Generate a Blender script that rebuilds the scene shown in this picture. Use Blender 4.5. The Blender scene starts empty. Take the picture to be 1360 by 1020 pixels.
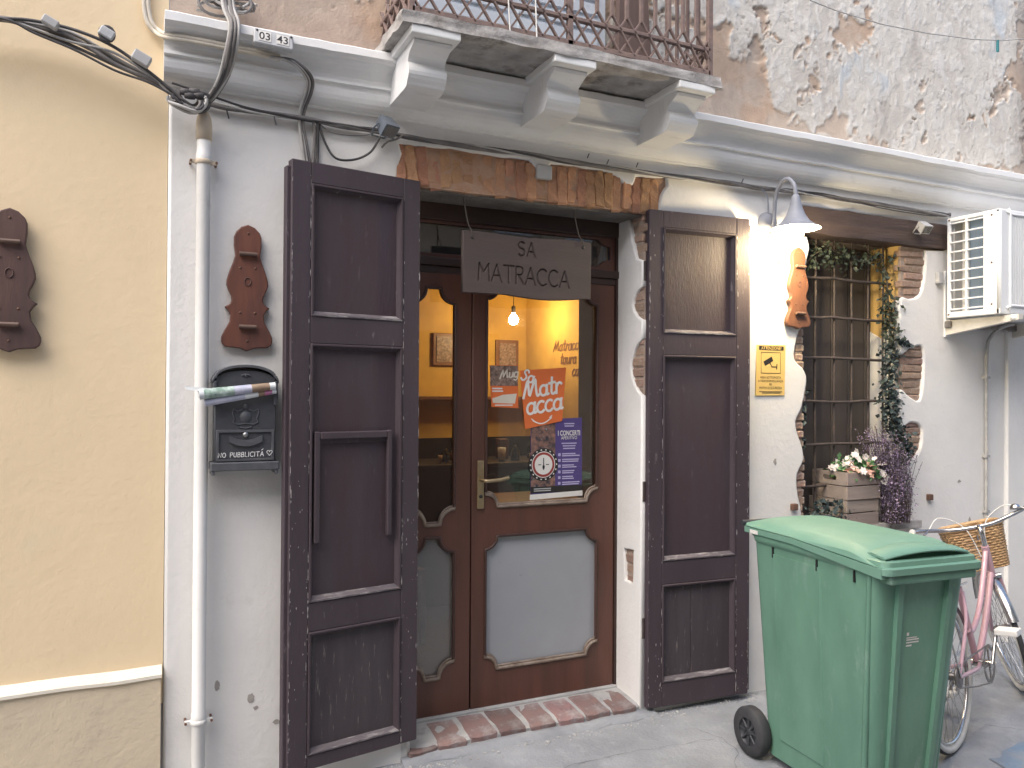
import bpy, bmesh, math, random
import numpy as np
from mathutils import Vector, Matrix, noise
random.seed(7)
scene = bpy.context.scene
col = scene.collection
R = math.radians
PI = math.pi

# ------------------------------------------------------------------ camera
cam_d = bpy.data.cameras.new('camera')
cam = bpy.data.objects.new('camera', cam_d); col.objects.link(cam)
scene.camera = cam
cam_d.sensor_width = 36.0
cam_d.lens = 1050.0 / 1360.0 * 36.0
cam_d.clip_start = 0.05; cam_d.clip_end = 500
YAW, PITCH, ROLL = R(25.05), R(0.46), R(0.35)
fwd = Vector((math.sin(YAW)*math.cos(PITCH), math.cos(YAW)*math.cos(PITCH), math.sin(PITCH)))
rgt = Vector((math.cos(YAW), -math.sin(YAW), 0)); upv = rgt.cross(fwd)
r2 = math.cos(ROLL)*rgt + math.sin(ROLL)*upv
u2 = -math.sin(ROLL)*rgt + math.cos(ROLL)*upv
cam.matrix_world = Matrix.Translation((0, -3.2906, 1.6)) @ Matrix((r2, u2, -fwd)).transposed().to_4x4()

# ------------------------------------------------------------------ world, sun, exposure
SUN_EL, SUN_AZ = R(52), R(-62)      # azimuth measured from -Y (towards the viewer) to +X
sun_dir = Vector((math.sin(SUN_AZ)*math.cos(SUN_EL), -math.cos(SUN_AZ)*math.cos(SUN_EL), math.sin(SUN_EL)))
world = bpy.data.worlds.new('World'); scene.world = world; world.use_nodes = True
wn = world.node_tree.nodes; wl = world.node_tree.links
bg = wn['Background']
sky = wn.new('ShaderNodeTexSky'); sky.sky_type = 'NISHITA'; sky.sun_disc = False
sky.sun_elevation = SUN_EL; sky.sun_rotation = math.atan2(sun_dir.x, sun_dir.y)
sky.air_density = 1.0; sky.dust_density = 3.0; sky.ozone_density = 0.6
wl.new(sky.outputs[0], bg.inputs[0]); bg.inputs[1].default_value = 0.15
sun_d = bpy.data.lights.new('sun', 'SUN'); sun_d.energy = 1.3; sun_d.angle = R(60); sun_d.color = (1.0, 0.965, 0.925)
sun = bpy.data.objects.new('sun', sun_d); col.objects.link(sun)
sun.rotation_euler = sun_dir.to_track_quat('Z', 'Y').to_euler()
scene.view_settings.view_transform = 'Standard'; scene.view_settings.look = 'None'
scene.view_settings.gamma = 1.0; scene.view_settings.exposure = 1.2
scene.render.engine = 'CYCLES'
scene.cycles.max_bounces = 7; scene.cycles.diffuse_bounces = 4; scene.cycles.glossy_bounces = 3; scene.cycles.transparent_max_bounces = 8
scene.cycles.caustics_reflective = False; scene.cycles.caustics_refractive = False

# ------------------------------------------------------------------ materials
MATS = {}
def mat(name, c, rough=0.75, c2=None, amt=0.5, scale=6.0, patch=3.0, pamt=0.0, pc=None, bump=0.15, bscale=60.0,
        metal=0.0, rnd=0.0, stretch=(1, 1, 1), thr=0.6, spec=0.5, soft=0.06, coat=0.0):
    """base colour c <-> c2 by broad noise; patches of pc where a second noise passes thr; fine bump"""
    m = bpy.data.materials.new(name); m.use_nodes = True
    n = m.node_tree.nodes; l = m.node_tree.links; b = n['Principled BSDF']
    b.inputs['Roughness'].default_value = rough; b.inputs['Metallic'].default_value = metal
    b.inputs['Specular IOR Level'].default_value = spec
    if coat: b.inputs['Coat Weight'].default_value = coat
    tc = n.new('ShaderNodeTexCoord'); mp = n.new('ShaderNodeMapping'); mp.inputs['Scale'].default_value = stretch
    l.new(tc.outputs['Object'], mp.inputs[0])
    if c2 is None: c2 = tuple(x*0.72 for x in c)
    def mix(f, a, bb):
        x = n.new('ShaderNodeMix'); x.data_type = 'RGBA'
        for s, v in ((0, f), (6, a), (7, bb)):
            if hasattr(v, 'is_linked'): l.new(v, x.inputs[s])
            elif s == 0: x.inputs[0].default_value = v
            else: x.inputs[s].default_value = (*v, 1)
        return x.outputs[2]
    def noi(s, d=6, r=0.6):
        t = n.new('ShaderNodeTexNoise'); t.inputs['Scale'].default_value = s; t.inputs['Detail'].default_value = d
        t.inputs['Roughness'].default_value = r; l.new(mp.outputs[0], t.inputs['Vector']); return t.outputs['Fac']
    def ramp(v, a, bb):
        t = n.new('ShaderNodeMapRange'); t.inputs[1].default_value = a; t.inputs[2].default_value = bb
        l.new(v, t.inputs[0]); t.clamp = True; return t.outputs[0]
    f1 = ramp(noi(scale), 0.36, 0.66)
    mm = n.new('ShaderNodeMath'); mm.operation = 'MULTIPLY'; l.new(f1, mm.inputs[0]); mm.inputs[1].default_value = amt
    out = mix(mm.outputs[0], c, c2)
    if pamt > 0:
        f2 = ramp(noi(patch, 8, 0.68), thr, thr+soft)
        m2 = n.new('ShaderNodeMath'); m2.operation = 'MULTIPLY'; l.new(f2, m2.inputs[0]); m2.inputs[1].default_value = pamt
        out = mix(m2.outputs[0], out, pc)
    if rnd > 0:
        oi = n.new('ShaderNodeObjectInfo'); hs = n.new('ShaderNodeHueSaturation')
        rr = n.new('ShaderNodeMapRange'); rr.inputs[3].default_value = 1-rnd; rr.inputs[4].default_value = 1+rnd
        l.new(oi.outputs['Random'], rr.inputs[0]); l.new(rr.outputs[0], hs.inputs['Value'])
        h2 = n.new('ShaderNodeMapRange'); h2.inputs[3].default_value = 0.49; h2.inputs[4].default_value = 0.515
        m3 = n.new('ShaderNodeMath'); m3.operation = 'FRACT'; m4 = n.new('ShaderNodeMath'); m4.operation = 'MULTIPLY'
        m4.inputs[1].default_value = 17.3; l.new(oi.outputs['Random'], m4.inputs[0]); l.new(m4.outputs[0], m3.inputs[0])
        l.new(m3.outputs[0], h2.inputs[0]); l.new(h2.outputs[0], hs.inputs['Hue'])
        l.new(out, hs.inputs['Color']); out = hs.outputs[0]
    l.new(out, b.inputs['Base Color'])
    if bump > 0:
        bp = n.new('ShaderNodeBump'); bp.inputs['Strength'].default_value = bump; bp.inputs['Distance'].default_value = 0.01
        l.new(noi(bscale, 8, 0.65), bp.inputs['Height']); l.new(bp.outputs[0], b.inputs['Normal'])
    rg = n.new('ShaderNodeMapRange'); rg.inputs[3].default_value = max(rough-0.1, 0.03); rg.inputs[4].default_value = min(rough+0.12, 1)
    l.new(noi(scale*2.3), rg.inputs[0]); l.new(rg.outputs[0], b.inputs['Roughness'])
    MATS[name] = m; return m

def emit(name, c, s):
    m = bpy.data.materials.new(name); m.use_nodes = True; n = m.node_tree.nodes
    b = n['Principled BSDF']; b.inputs['Emission Color'].default_value = (*c, 1); b.inputs['Emission Strength'].default_value = s
    b.inputs['Base Color'].default_value = (*c, 1); MATS[name] = m; return m
def glass(name, tint=(1, 1, 1), rough=0.02, ior=1.5, painted_refl=0.0):
    m = bpy.data.materials.new(name); m.use_nodes = True; n = m.node_tree.nodes; l = m.node_tree.links
    n.remove(n['Principled BSDF'])
    o = n['Material Output']; tr = n.new('ShaderNodeBsdfTransparent'); tr.inputs[0].default_value = (*tint, 1)
    gl = n.new('ShaderNodeBsdfGlossy'); gl.inputs['Roughness'].default_value = rough
    fr = n.new('ShaderNodeFresnel'); fr.inputs[0].default_value = ior
    mx = n.new('ShaderNodeMixShader'); l.new(fr.outputs[0], mx.inputs[0]); l.new(tr.outputs[0], mx.inputs[1]); l.new(gl.outputs[0], mx.inputs[2])
    df = n.new('ShaderNodeBsdfDiffuse'); df.inputs[0].default_value = (0.5, 0.48, 0.45, 1)  # pale diffuse share stands in for the street reflected in the panes
    m2 = n.new('ShaderNodeMixShader'); m2.inputs[0].default_value = painted_refl; l.new(mx.outputs[0], m2.inputs[1]); l.new(df.outputs[0], m2.inputs[2])
    l.new(m2.outputs[0], o.inputs[0]); MATS[name] = m; return m

mat('white_plaster', (0.765, 0.755, 0.735), 0.85, (0.68, 0.67, 0.65), 0.8, 2.2, 3.4, 0.6, (0.56, 0.54, 0.505), 0.3, 30, thr=0.595, soft=0.15)
mat('white_mould', (0.80, 0.80, 0.79), 0.8, (0.72, 0.72, 0.715), 0.7, 3.0, 5.0, 0.45, (0.50, 0.495, 0.485), 0.2, 30, thr=0.61, soft=0.14, stretch=(1, 3, 0.6))
mat('cap_white', (0.83, 0.83, 0.815), 0.8, (0.74, 0.74, 0.72), 0.6, 6, 9, 0.4, (0.5, 0.49, 0.46), 0.2, 40, thr=0.62)
mat('yellow_plaster', (0.815, 0.65, 0.425), 0.85, (0.75, 0.60, 0.395), 0.8, 1.6, 2.0, 0.35, (0.73, 0.65, 0.49), 0.22, 26, thr=0.58, soft=0.15)
mat('yellow_plinth', (0.66, 0.555, 0.40), 0.85, (0.56, 0.475, 0.355), 0.8, 2.5, 5.0, 0.6, (0.42, 0.365, 0.285), 0.4, 26, thr=0.57, soft=0.12)
mat('cream_cap_lit', (0.80, 0.75, 0.64), 0.8, (0.70, 0.64, 0.53), 0.6, 6, 12, 0.7, (0.25, 0.22, 0.19), 0.25, 40, thr=0.68)  # cream paler than the plinth, light on the upward slope put into colour
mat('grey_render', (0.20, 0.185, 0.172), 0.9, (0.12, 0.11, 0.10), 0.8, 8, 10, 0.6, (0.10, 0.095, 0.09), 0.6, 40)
mat('stone', (0.50, 0.48, 0.46), 0.9, (0.27, 0.25, 0.23), 0.9, 9, 6, 0.8, (0.12, 0.10, 0.085), 0.6, 50, thr=0.53, soft=0.12)
mat('mortar', (0.36, 0.29, 0.235), 0.95, (0.24, 0.185, 0.15), 0.8, 12, bump=0.6, bscale=50)
mat('brick_orange', (0.47, 0.245, 0.145), 0.92, (0.36, 0.17, 0.098), 0.9, 14, 16, 0.8, (0.48, 0.34, 0.25), 0.9, 45, rnd=0.16, thr=0.55, soft=0.12)
mat('mortar_orange', (0.40, 0.22, 0.135), 0.95, (0.44, 0.30, 0.215), 0.9, 16, bump=0.9, bscale=45)
mat('brick_pink', (0.35, 0.24, 0.185), 0.92, (0.25, 0.165, 0.13), 0.9, 18, 14, 0.8, (0.42, 0.345, 0.29), 0.8, 50, rnd=0.16, thr=0.55, soft=0.12)
mat('mortar_pink', (0.30, 0.225, 0.18), 0.95, (0.40, 0.33, 0.28), 0.9, 16, bump=0.9, bscale=45)
mat('brick_step', (0.245, 0.150, 0.138), 0.88, (0.18, 0.14, 0.14), 0.9, 10, 9, 0.85, (0.33, 0.29, 0.28), 0.7, 50, rnd=0.32, thr=0.50, soft=0.16)
mat('shutter', (0.047, 0.033, 0.041), 0.6, (0.062, 0.046, 0.055), 0.8, 4, 34, 0.5, (0.24, 0.215, 0.22), 0.25, 60, stretch=(1, 1, 0.30), thr=0.618, soft=0.09)
mat('shutter_panel', (0.050, 0.030, 0.037), 0.62, (0.054, 0.042, 0.051), 0.9, 3, 16, 0.4, (0.16, 0.135, 0.14), 0.3, 50, stretch=(2.2, 3, 0.5), thr=0.60, soft=0.14)
mat('shutter_worn', (0.15, 0.13, 0.14), 0.75, (0.07, 0.06, 0.07), 0.8, 8, 14, 0.9, (0.38, 0.36, 0.36), 0.4, 60, stretch=(0.5, 2, 2), thr=0.50, soft=0.14)
mat('shutter_lower', (0.050, 0.039, 0.046), 0.68, (0.068, 0.056, 0.063), 0.9, 5, 18, 0.7, (0.26, 0.225, 0.20), 0.4, 60, stretch=(3.2, 3, 0.45), thr=0.60, soft=0.08)
mat('door_wood', (0.112, 0.045, 0.031), 0.42, (0.072, 0.032, 0.023), 0.9, 3, 9, 0.3, (0.14, 0.060, 0.04), 0.12, 50, stretch=(4, 4, 0.4), thr=0.58, soft=0.2)
mat('door_dark', (0.045, 0.022, 0.017), 0.5, (0.03, 0.016, 0.013), 0.9, 3, bump=0.12, stretch=(0.5, 4, 4))
mat('bead_dust', (0.27, 0.22, 0.18), 0.7, (0.14, 0.095, 0.07), 0.9, 14, bump=0.2)
mat('bead_wood', (0.055, 0.025, 0.019), 0.5, bump=0.15)
mat('sign_wood', (0.083, 0.060, 0.053), 0.6, (0.062, 0.047, 0.044), 0.8, 3, 9, 0.35, (0.11, 0.075, 0.066), 0.18, 60, stretch=(0.5, 3, 4), thr=0.6, soft=0.1)
mat('carved_wood', (0.155, 0.058, 0.038), 0.5, (0.085, 0.035, 0.028), 0.9, 6, 14, 0.35, (0.06, 0.03, 0.026), 0.15, 60, stretch=(3, 3, 0.5), thr=0.58, soft=0.1)
mat('carved_dark', (0.105, 0.056, 0.047), 0.55, (0.062, 0.036, 0.033), 0.9, 6, 26, 0.6, (0.30, 0.26, 0.23), 0.18, 60, stretch=(3, 3, 0.5), thr=0.70, soft=0.03)
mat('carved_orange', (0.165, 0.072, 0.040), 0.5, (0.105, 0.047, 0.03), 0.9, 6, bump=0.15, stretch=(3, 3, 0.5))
mat('peg_wood', (0.13, 0.08, 0.06), 0.45, bump=0.1)
mat('beam', (0.095, 0.062, 0.050), 0.7, (0.052, 0.036, 0.032), 0.9, 5, 10, 0.5, (0.03, 0.022, 0.02), 0.4, 40, stretch=(0.25, 3, 5), thr=0.58)
mat('board', (0.080, 0.068, 0.065), 0.8, (0.058, 0.050, 0.048), 0.9, 3, 10, 0.3, (0.07, 0.05, 0.045), 0.2, 50, rnd=0.14, stretch=(5, 3, 0.4), thr=0.6, soft=0.15)
mat('crate', (0.32, 0.262, 0.228), 0.8, (0.23, 0.19, 0.168), 0.9, 5, 14, 0.4, (0.16, 0.13, 0.12), 0.25, 50, rnd=0.1, stretch=(0.7, 2, 5), thr=0.6)
mat('iron', (0.25, 0.175, 0.15), 0.8, (0.16, 0.12, 0.108), 0.9, 20, 30, 0.5, (0.20, 0.105, 0.07), 0.3, 90, thr=0.6)
mat('bar_iron', (0.085, 0.067, 0.062), 0.7, (0.055, 0.045, 0.043), 0.9, 25, 30, 0.5, (0.15, 0.095, 0.07), 0.35, 120)
mat('rust', (0.17, 0.085, 0.055), 0.8, (0.10, 0.06, 0.045), 0.9, 40)
mat('pipe_white', (0.78, 0.77, 0.745), 0.45, (0.70, 0.69, 0.66), 0.9, 4, 7, 0.6, (0.52, 0.49, 0.44), 0.03, 40, thr=0.62, soft=0.1)
mat('pipe_tan', (0.56, 0.47, 0.36), 0.6, bump=0.1)
mat('cable', (0.135, 0.125, 0.12), 0.7, (0.25, 0.235, 0.225), 0.7, 12, bump=0.1)
mat('cable_dark', (0.04, 0.038, 0.04), 0.6, (0.12, 0.11, 0.11), 0.6, 15, bump=0.1)
mat('cable_light', (0.46, 0.45, 0.43), 0.65, (0.30, 0.29, 0.28), 0.8, 15, bump=0.1)
mat('cable_beige', (0.62, 0.56, 0.46), 0.65, (0.5, 0.46, 0.40), 0.8, 15, bump=0.05)
mat('grey_plastic', (0.43, 0.43, 0.43), 0.5, (0.36, 0.36, 0.36), 0.7, 12, bump=0.05)
mat('tag_metal', (0.50, 0.51, 0.52), 0.55, (0.38, 0.385, 0.39), 0.8, 20, bump=0.08)
mat('spot_grey', (0.13, 0.15, 0.18), 0.55, (0.10, 0.115, 0.14), 0.7, 20, bump=0.03)
mat('lamp_grey', (0.28, 0.295, 0.34), 0.5, (0.21, 0.22, 0.255), 0.7, 12, 30, 0.4, (0.20, 0.18, 0.17), 0.06, 60, thr=0.64)
mat('lamp_inner', (0.85, 0.82, 0.75), 0.6, bump=0)
mat('mailbox', (0.060, 0.064, 0.075), 0.42, (0.045, 0.048, 0.056), 0.8, 12, 30, 0.3, (0.15, 0.15, 0.16), 0.12, 120, thr=0.68)
mat('mailbox_edge', (0.095, 0.10, 0.112), 0.42, (0.06, 0.063, 0.07), 0.8, 20, bump=0.12)
mat('lock_metal', (0.35, 0.35, 0.34), 0.35, metal=0.8, bump=0)
mat('marker_white', (0.75, 0.75, 0.74), 0.7, bump=0)
mat('paper_white', (0.74, 0.76, 0.76), 0.6, (0.62, 0.66, 0.68), 0.8, 12, bump=0.05)
mat('paper_green', (0.55, 0.66, 0.62), 0.5, (0.16, 0.26, 0.20), 0.9, 40, 60, 0.7, (0.05, 0.09, 0.10), 0.03, thr=0.6)
mat('paper_lilac', (0.55, 0.55, 0.66), 0.5, (0.40, 0.43, 0.55), 0.9, 30, bump=0.03)
mat('paper_tan', (0.34, 0.25, 0.17), 0.5, (0.20, 0.13, 0.09), 0.9, 40, bump=0.03)
mat('paper_pink', (0.55, 0.10, 0.28), 0.5, (0.4, 0.3, 0.4), 0.9, 60, bump=0.03)
mat('brass', (0.46, 0.36, 0.22), 0.4, (0.33, 0.25, 0.15), 0.8, 25, metal=0.85, bump=0.05)
mat('frosted', (0.335, 0.345, 0.37), 0.3, (0.295, 0.303, 0.325), 0.9, 2.2, 60, 0.6, (0.16, 0.15, 0.15), 0.02, 60, thr=0.77, soft=0.02)
mat('orange_print', (0.66, 0.155, 0.045), 0.35, (0.58, 0.13, 0.035), 0.5, 5, bump=0)
mat('print_white', (0.72, 0.70, 0.66), 0.5, bump=0)
mat('print_cream', (0.66, 0.60, 0.50), 0.5, bump=0)
mat('print_photo', (0.10, 0.065, 0.05), 0.4, (0.36, 0.25, 0.20), 1.0, 45, 70, 0.8, (0.02, 0.02, 0.025), 0, thr=0.55)
mat('print_photo2', (0.035, 0.035, 0.045), 0.4, (0.30, 0.16, 0.12), 1.0, 36, 55, 0.8, (0.30, 0.32, 0.36), 0, thr=0.6)
mat('violet_print', (0.085, 0.060, 0.20), 0.35, (0.07, 0.05, 0.165), 0.6, 5, bump=0)
mat('lilac_print', (0.42, 0.38, 0.58), 0.5, bump=0)
mat('black_print', (0.025, 0.022, 0.022), 0.5, bump=0)
mat('red_print', (0.30, 0.045, 0.04), 0.5, bump=0)
mat('sign_yellow', (0.72, 0.50, 0.16), 0.45, (0.66, 0.46, 0.16), 0.8, 10, bump=0.02)
mat('ac_white', (0.80, 0.81, 0.81), 0.4, (0.76, 0.77, 0.77), 0.6, 4, bump=0.02)
mat('ac_coil', (0.21, 0.275, 0.345), 0.4, (0.165, 0.22, 0.285), 0.8, 6, metal=0.3, bump=0.1, stretch=(1, 60, 1))
mat('ac_dark', (0.10, 0.105, 0.11), 0.6, bump=0)
mat('bracket_cream', (0.68, 0.65, 0.58), 0.6, (0.56, 0.53, 0.47), 0.8, 12, bump=0.08)
mat('bin_green', (0.135, 0.272, 0.198), 0.38, (0.092, 0.195, 0.142), 0.9, 4.5, 13, 0.6, (0.225, 0.325, 0.27), 0.1, 90, thr=0.585, soft=0.12, stretch=(1, 1, 0.35))
mat('bin_lid', (0.135, 0.27, 0.20), 0.5, (0.155, 0.285, 0.225), 0.8, 5, 9, 0.35, (0.20, 0.35, 0.29), 0.08, 120, thr=0.58, soft=0.15)
mat('rubber', (0.030, 0.031, 0.035), 0.75, (0.05, 0.05, 0.054), 0.8, 20, bump=0.2, bscale=100)
mat('wheel_black', (0.035, 0.037, 0.044), 0.5, bump=0.03)
mat('bike_pink', (0.53, 0.33, 0.375), 0.4, (0.46, 0.285, 0.325), 0.7, 12, 40, 0.5, (0.28, 0.17, 0.15), 0.03, thr=0.68, coat=0.3)
mat('chrome', (0.60, 0.60, 0.60), 0.22, (0.42, 0.40, 0.38), 0.7, 30, metal=1.0, bump=0.02)
mat('steel_dull', (0.30, 0.29, 0.28), 0.45, (0.18, 0.15, 0.13), 0.9, 40, metal=0.8, bump=0.05)
mat('grip_white', (0.78, 0.77, 0.74), 0.5, bump=0.05)
mat('white_tyre', (0.58, 0.57, 0.54), 0.7, (0.46, 0.45, 0.42), 0.8, 20, bump=0.1)
mat('wicker', (0.52, 0.345, 0.185), 0.6, (0.38, 0.235, 0.115), 0.9, 60, bump=0.2, bscale=150)
mat('black_plastic', (0.02, 0.02, 0.022), 0.5, bump=0)
mat('ground', (0.30, 0.315, 0.338), 0.88, (0.205, 0.215, 0.235), 0.9, 3.2, 7.0, 0.4, (0.38, 0.39, 0.405), 0.8, 55, thr=0.54, soft=0.12)
mat('blue_paint', (0.15, 0.225, 0.32), 0.85, (0.20, 0.235, 0.28), 0.9, 6, 9, 0.8, (0.25, 0.26, 0.28), 0.6, 60, thr=0.48, soft=0.12)
mat('leaf', (0.040, 0.058, 0.040), 0.6, (0.030, 0.040, 0.032), 0.9, 14, bump=0)
mat('leaf_teal', (0.038, 0.062, 0.062), 0.6, (0.030, 0.044, 0.046), 0.9, 14, bump=0)
mat('leaf_bright', (0.10, 0.23, 0.09), 0.55, (0.06, 0.15, 0.06), 0.9, 30, bump=0)
mat('petal_white', (0.75, 0.70, 0.66), 0.6, bump=0)
mat('petal_pink', (0.62, 0.33, 0.27), 0.6, (0.66, 0.48, 0.38), 0.9, 40, bump=0)
mat('petal_purple', (0.235, 0.17, 0.27), 0.65, (0.155, 0.12, 0.20), 0.9, 24, bump=0)
mat('petal_lilac', (0.36, 0.29, 0.40), 0.65, bump=0)
mat('stem', (0.07, 0.06, 0.04), 0.8, bump=0)
mat('room_yellow', (0.60, 0.37, 0.075), 0.8, (0.40, 0.235, 0.05), 0.9, 2.2, 1.8, 0.6, (0.33, 0.19, 0.05), thr=0.55, soft=0.15, bump=0.15, bscale=15)
mat('inner_grey', (0.36, 0.345, 0.32), 0.8, (0.28, 0.27, 0.25), 0.8, 5, bump=0.2)
mat('room_floor', (0.15, 0.085, 0.05), 0.5, bump=0.1)
mat('room_wood', (0.20, 0.085, 0.035), 0.45, (0.12, 0.05, 0.022), 0.9, 4, bump=0.1, stretch=(0.4, 3, 3))
mat('room_dark', (0.022, 0.018, 0.016), 0.45, bump=0)
mat('bottle_glass', (0.02, 0.028, 0.018), 0.12, bump=0)
mat('pale_shutter', (0.62, 0.68, 0.74), 0.7, (0.52, 0.57, 0.62), 0.8, 5, bump=0.1)
mat('old_plank', (0.15, 0.10, 0.085), 0.8, bump=0.3, stretch=(4, 3, 0.4))
mat('reveal_yellow', (0.66, 0.44, 0.16), 0.8, (0.56, 0.38, 0.16), 0.8, 4, bump=0.2)
mat('ochre_facade', (0.55, 0.47, 0.36), 0.85, (0.48, 0.41, 0.32), 0.8, 1.5, bump=0.2)
mat('peg_teal', (0.04, 0.22, 0.24), 0.5, bump=0)
mat('rope', (0.09, 0.075, 0.065), 0.85, bump=0)
emit('bulb_warm', (1.0, 0.80, 0.46), 60.0)
emit('bulb_room', (1.0, 0.80, 0.46), 60.0)
glass('glass', ior=1.65, painted_refl=0.03)  # slight grey reflection painted into the clear panes
glass('glass_dark', (0.85, 0.85, 0.85), 0.03, 1.7, 0.28)  # lower left pane: pale street reflection painted in as diffuse grey

# ------------------------------------------------------------------ mesh helpers
class MB:
    def __init__(s): s.v = []; s.f = []; s.smooth = []
    def add(s, vs, fs, sm=False):
        o = len(s.v); s.v += [tuple(p) for p in vs]
        s.f += [tuple(i+o for i in f) for f in fs]; s.smooth += [sm]*len(fs); return s
    def box(s, x0, x1, y0, y1, z0, z1, bev=0.0):
        if bev <= 0:
            vs = [(x, y, z) for x in (x0, x1) for y in (y0, y1) for z in (z0, z1)]
            return s.add(vs, [(0,1,3,2),(4,6,7,5),(0,4,5,1),(2,3,7,6),(0,2,6,4),(1,5,7,3)])
        bm = bmesh.new(); bmesh.ops.create_cube(bm, size=1)
        for v in bm.verts:
            v.co = Vector(((x0+x1)/2+v.co.x*(x1-x0), (y0+y1)/2+v.co.y*(y1-y0), (z0+z1)/2+v.co.z*(z1-z0)))
        bmesh.ops.bevel(bm, geom=bm.edges[:], offset=bev, segments=2 if bev > 0.004 else 1, affect='EDGES', profile=0.6)
        return s.bm(bm)
    def bm(s, bm, sm=False):
        bm.verts.ensure_lookup_table(); bm.verts.index_update()
        s.add([v.co[:] for v in bm.verts], [[v.index for v in f.verts] for f in bm.faces], sm); bm.free(); return s
    def tube(s, pts, r, n=8, cap=True, closed=False):
        pts = [Vector(p) for p in pts]; k = len(pts)
        rs = r if isinstance(r, (list, tuple)) else [r]*k
        rings = []; up = None
        for i, p in enumerate(pts):
            if closed: d = (pts[(i+1) % k]-pts[i-1])
            else: d = (pts[min(i+1, k-1)]-pts[max(i-1, 0)])
            if d.length < 1e-9: d = Vector((0, 0, 1))
            d.normalize()
            if up is None:
                a = Vector((0, 0, 1)) if abs(d.z) < 0.9 else Vector((1, 0, 0)); up = (a-d*a.dot(d)).normalized()
            else:
                up = (up-d*up.dot(d))
                if up.length < 1e-6: up = d.orthogonal()
                up.normalize()
            sd = d.cross(up)
            rings.append([p+(up*math.cos(2*PI*j/n)+sd*math.sin(2*PI*j/n))*rs[i] for j in range(n)])
        vs = [q for rg in rings for q in rg]; fs = []
        m = k if closed else k-1
        for i in range(m):
            a = i*n; b = ((i+1) % k)*n
            for j in range(n): fs.append((a+j, a+(j+1) % n, b+(j+1) % n, b+j))
        s.add(vs, fs, True)
        if cap and not closed:
            s.add(rings[0], [tuple(range(n))[::-1]]); s.add(rings[-1], [tuple(range(n))])
        return s
    def lathe(s, prof, c=(0, 0, 0), axis='z', n=24, sm=True):
        vs = []; fs = []
        for (r, h) in prof:
            for j in range(n):
                a = 2*PI*j/n; p = (r*math.cos(a), r*math.sin(a), h)
                if axis == 'y': p = (p[0], h, p[1])
                elif axis == 'x': p = (h, p[0], p[1])
                vs.append((p[0]+c[0], p[1]+c[1], p[2]+c[2]))
        for i in range(len(prof)-1):
            for j in range(n): fs.append((i*n+j, i*n+(j+1) % n, (i+1)*n+(j+1) % n, (i+1)*n+j))
        return s.add(vs, fs, sm)
    def loft(s, rings, cap0=True, cap1=True, sm=True):
        n = len(rings[0]); vs = [p for r in rings for p in r]; fs = []
        for i in range(len(rings)-1):
            for j in range(n): fs.append((i*n+j, i*n+(j+1) % n, (i+1)*n+(j+1) % n, (i+1)*n+j))
        s.add(vs, fs, sm)
        if cap0: s.add(rings[0], [tuple(range(n))[::-1]])
        if cap1: s.add(rings[-1], [tuple(range(n))])
        return s
    def prism_x(s, prof, x0, x1, sm=False):     # profile in (y, z)
        n = len(prof); vs = [(x0, y, z) for y, z in prof]+[(x1, y, z) for y, z in prof]
        s.add(vs, [(i, (i+1) % n, n+(i+1) % n, n+i) for i in range(n)], sm)
        s.add(vs, [tuple(range(n))[::-1], tuple(range(n, 2*n))]); return s
    def mesh(s, name):
        me = bpy.data.meshes.new(name); me.from_pydata(s.v, [], s.f)
        me.polygons.foreach_set('use_smooth', s.smooth); me.update()
        bm = bmesh.new(); bm.from_mesh(me); bmesh.ops.recalc_face_normals(bm, faces=bm.faces[:]); bm.to_mesh(me); bm.free()
        return me

def link(name, me, m=None, parent=None, **kw):
    o = bpy.data.objects.new(name, me); col.objects.link(o)
    if me is not None and m is not None and len(me.materials) == 0: me.materials.append(MATS[m])
    if parent is not None:
        o.parent = parent
        if parent.get('_w'): o.location = -parent.location
    for k, v in kw.items(): o[k] = v
    return o
def ob(name, mb, m, parent=None, **kw): return link(name, mb.mesh(name), m, parent, **kw)
def thing(name, label, cat, loc=(0, 0, 0), rz=0.0, group=None, world=False):
    o = bpy.data.objects.new(name, None); col.objects.link(o)
    o.empty_display_size = 0.1; o.location = loc; o.rotation_euler = (0, 0, rz)
    o['label'] = label; o['category'] = cat
    if group: o['group'] = group
    if world: o['_w'] = 1
    return o
def single(name, mb, m, label, cat, group=None):
    o = ob(name, mb, m); o['label'] = label; o['category'] = cat
    if group: o['group'] = group
    return o
def box(name, a, m, parent=None, bev=0.0, **kw): return ob(name, MB().box(*a, bev), m, parent, **kw)

def flat_mesh(name, outlines, y0, y1, bev=0.0, plane='xz', res=1):
    """filled outline(s) with holes, extruded between y0 and y1 (plane xz: faces -Y; plane yz: faces -X; xy: up)"""
    cu = bpy.data.curves.new(name, 'CURVE'); cu.dimensions = '2D'; cu.fill_mode = 'BOTH'
    h = abs(y1-y0)/2; cu.extrude = max(h-bev, 0.0); cu.bevel_depth = bev; cu.bevel_resolution = res
    if bev: cu.offset = -bev
    for pts in outlines:
        sp = cu.splines.new('POLY'); sp.points.add(len(pts)-1)
        for p, q in zip(sp.points, pts): p.co = (q[0], q[1], 0, 1)
        sp.use_cyclic_u = True
    to = bpy.data.objects.new(name, cu)
    me = bpy.data.meshes.new_from_object(to); bpy.data.objects.remove(to); bpy.data.curves.remove(cu)
    me.name = name; mid = (y0+y1)/2
    for v in me.vertices:
        x, y, z = v.co
        if plane == 'xz': v.co = (x, mid-z, y)
        elif plane == 'yz': v.co = (mid-z, x, y)
        else: v.co = (x, y, mid+z)
    bm = bmesh.new(); bm.from_mesh(me); bmesh.ops.remove_doubles(bm, verts=bm.verts[:], dist=1e-6)
    bmesh.ops.recalc_face_normals(bm, faces=bm.faces[:]); bm.to_mesh(me); bm.free()
    me.materials.clear()
    return me
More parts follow.
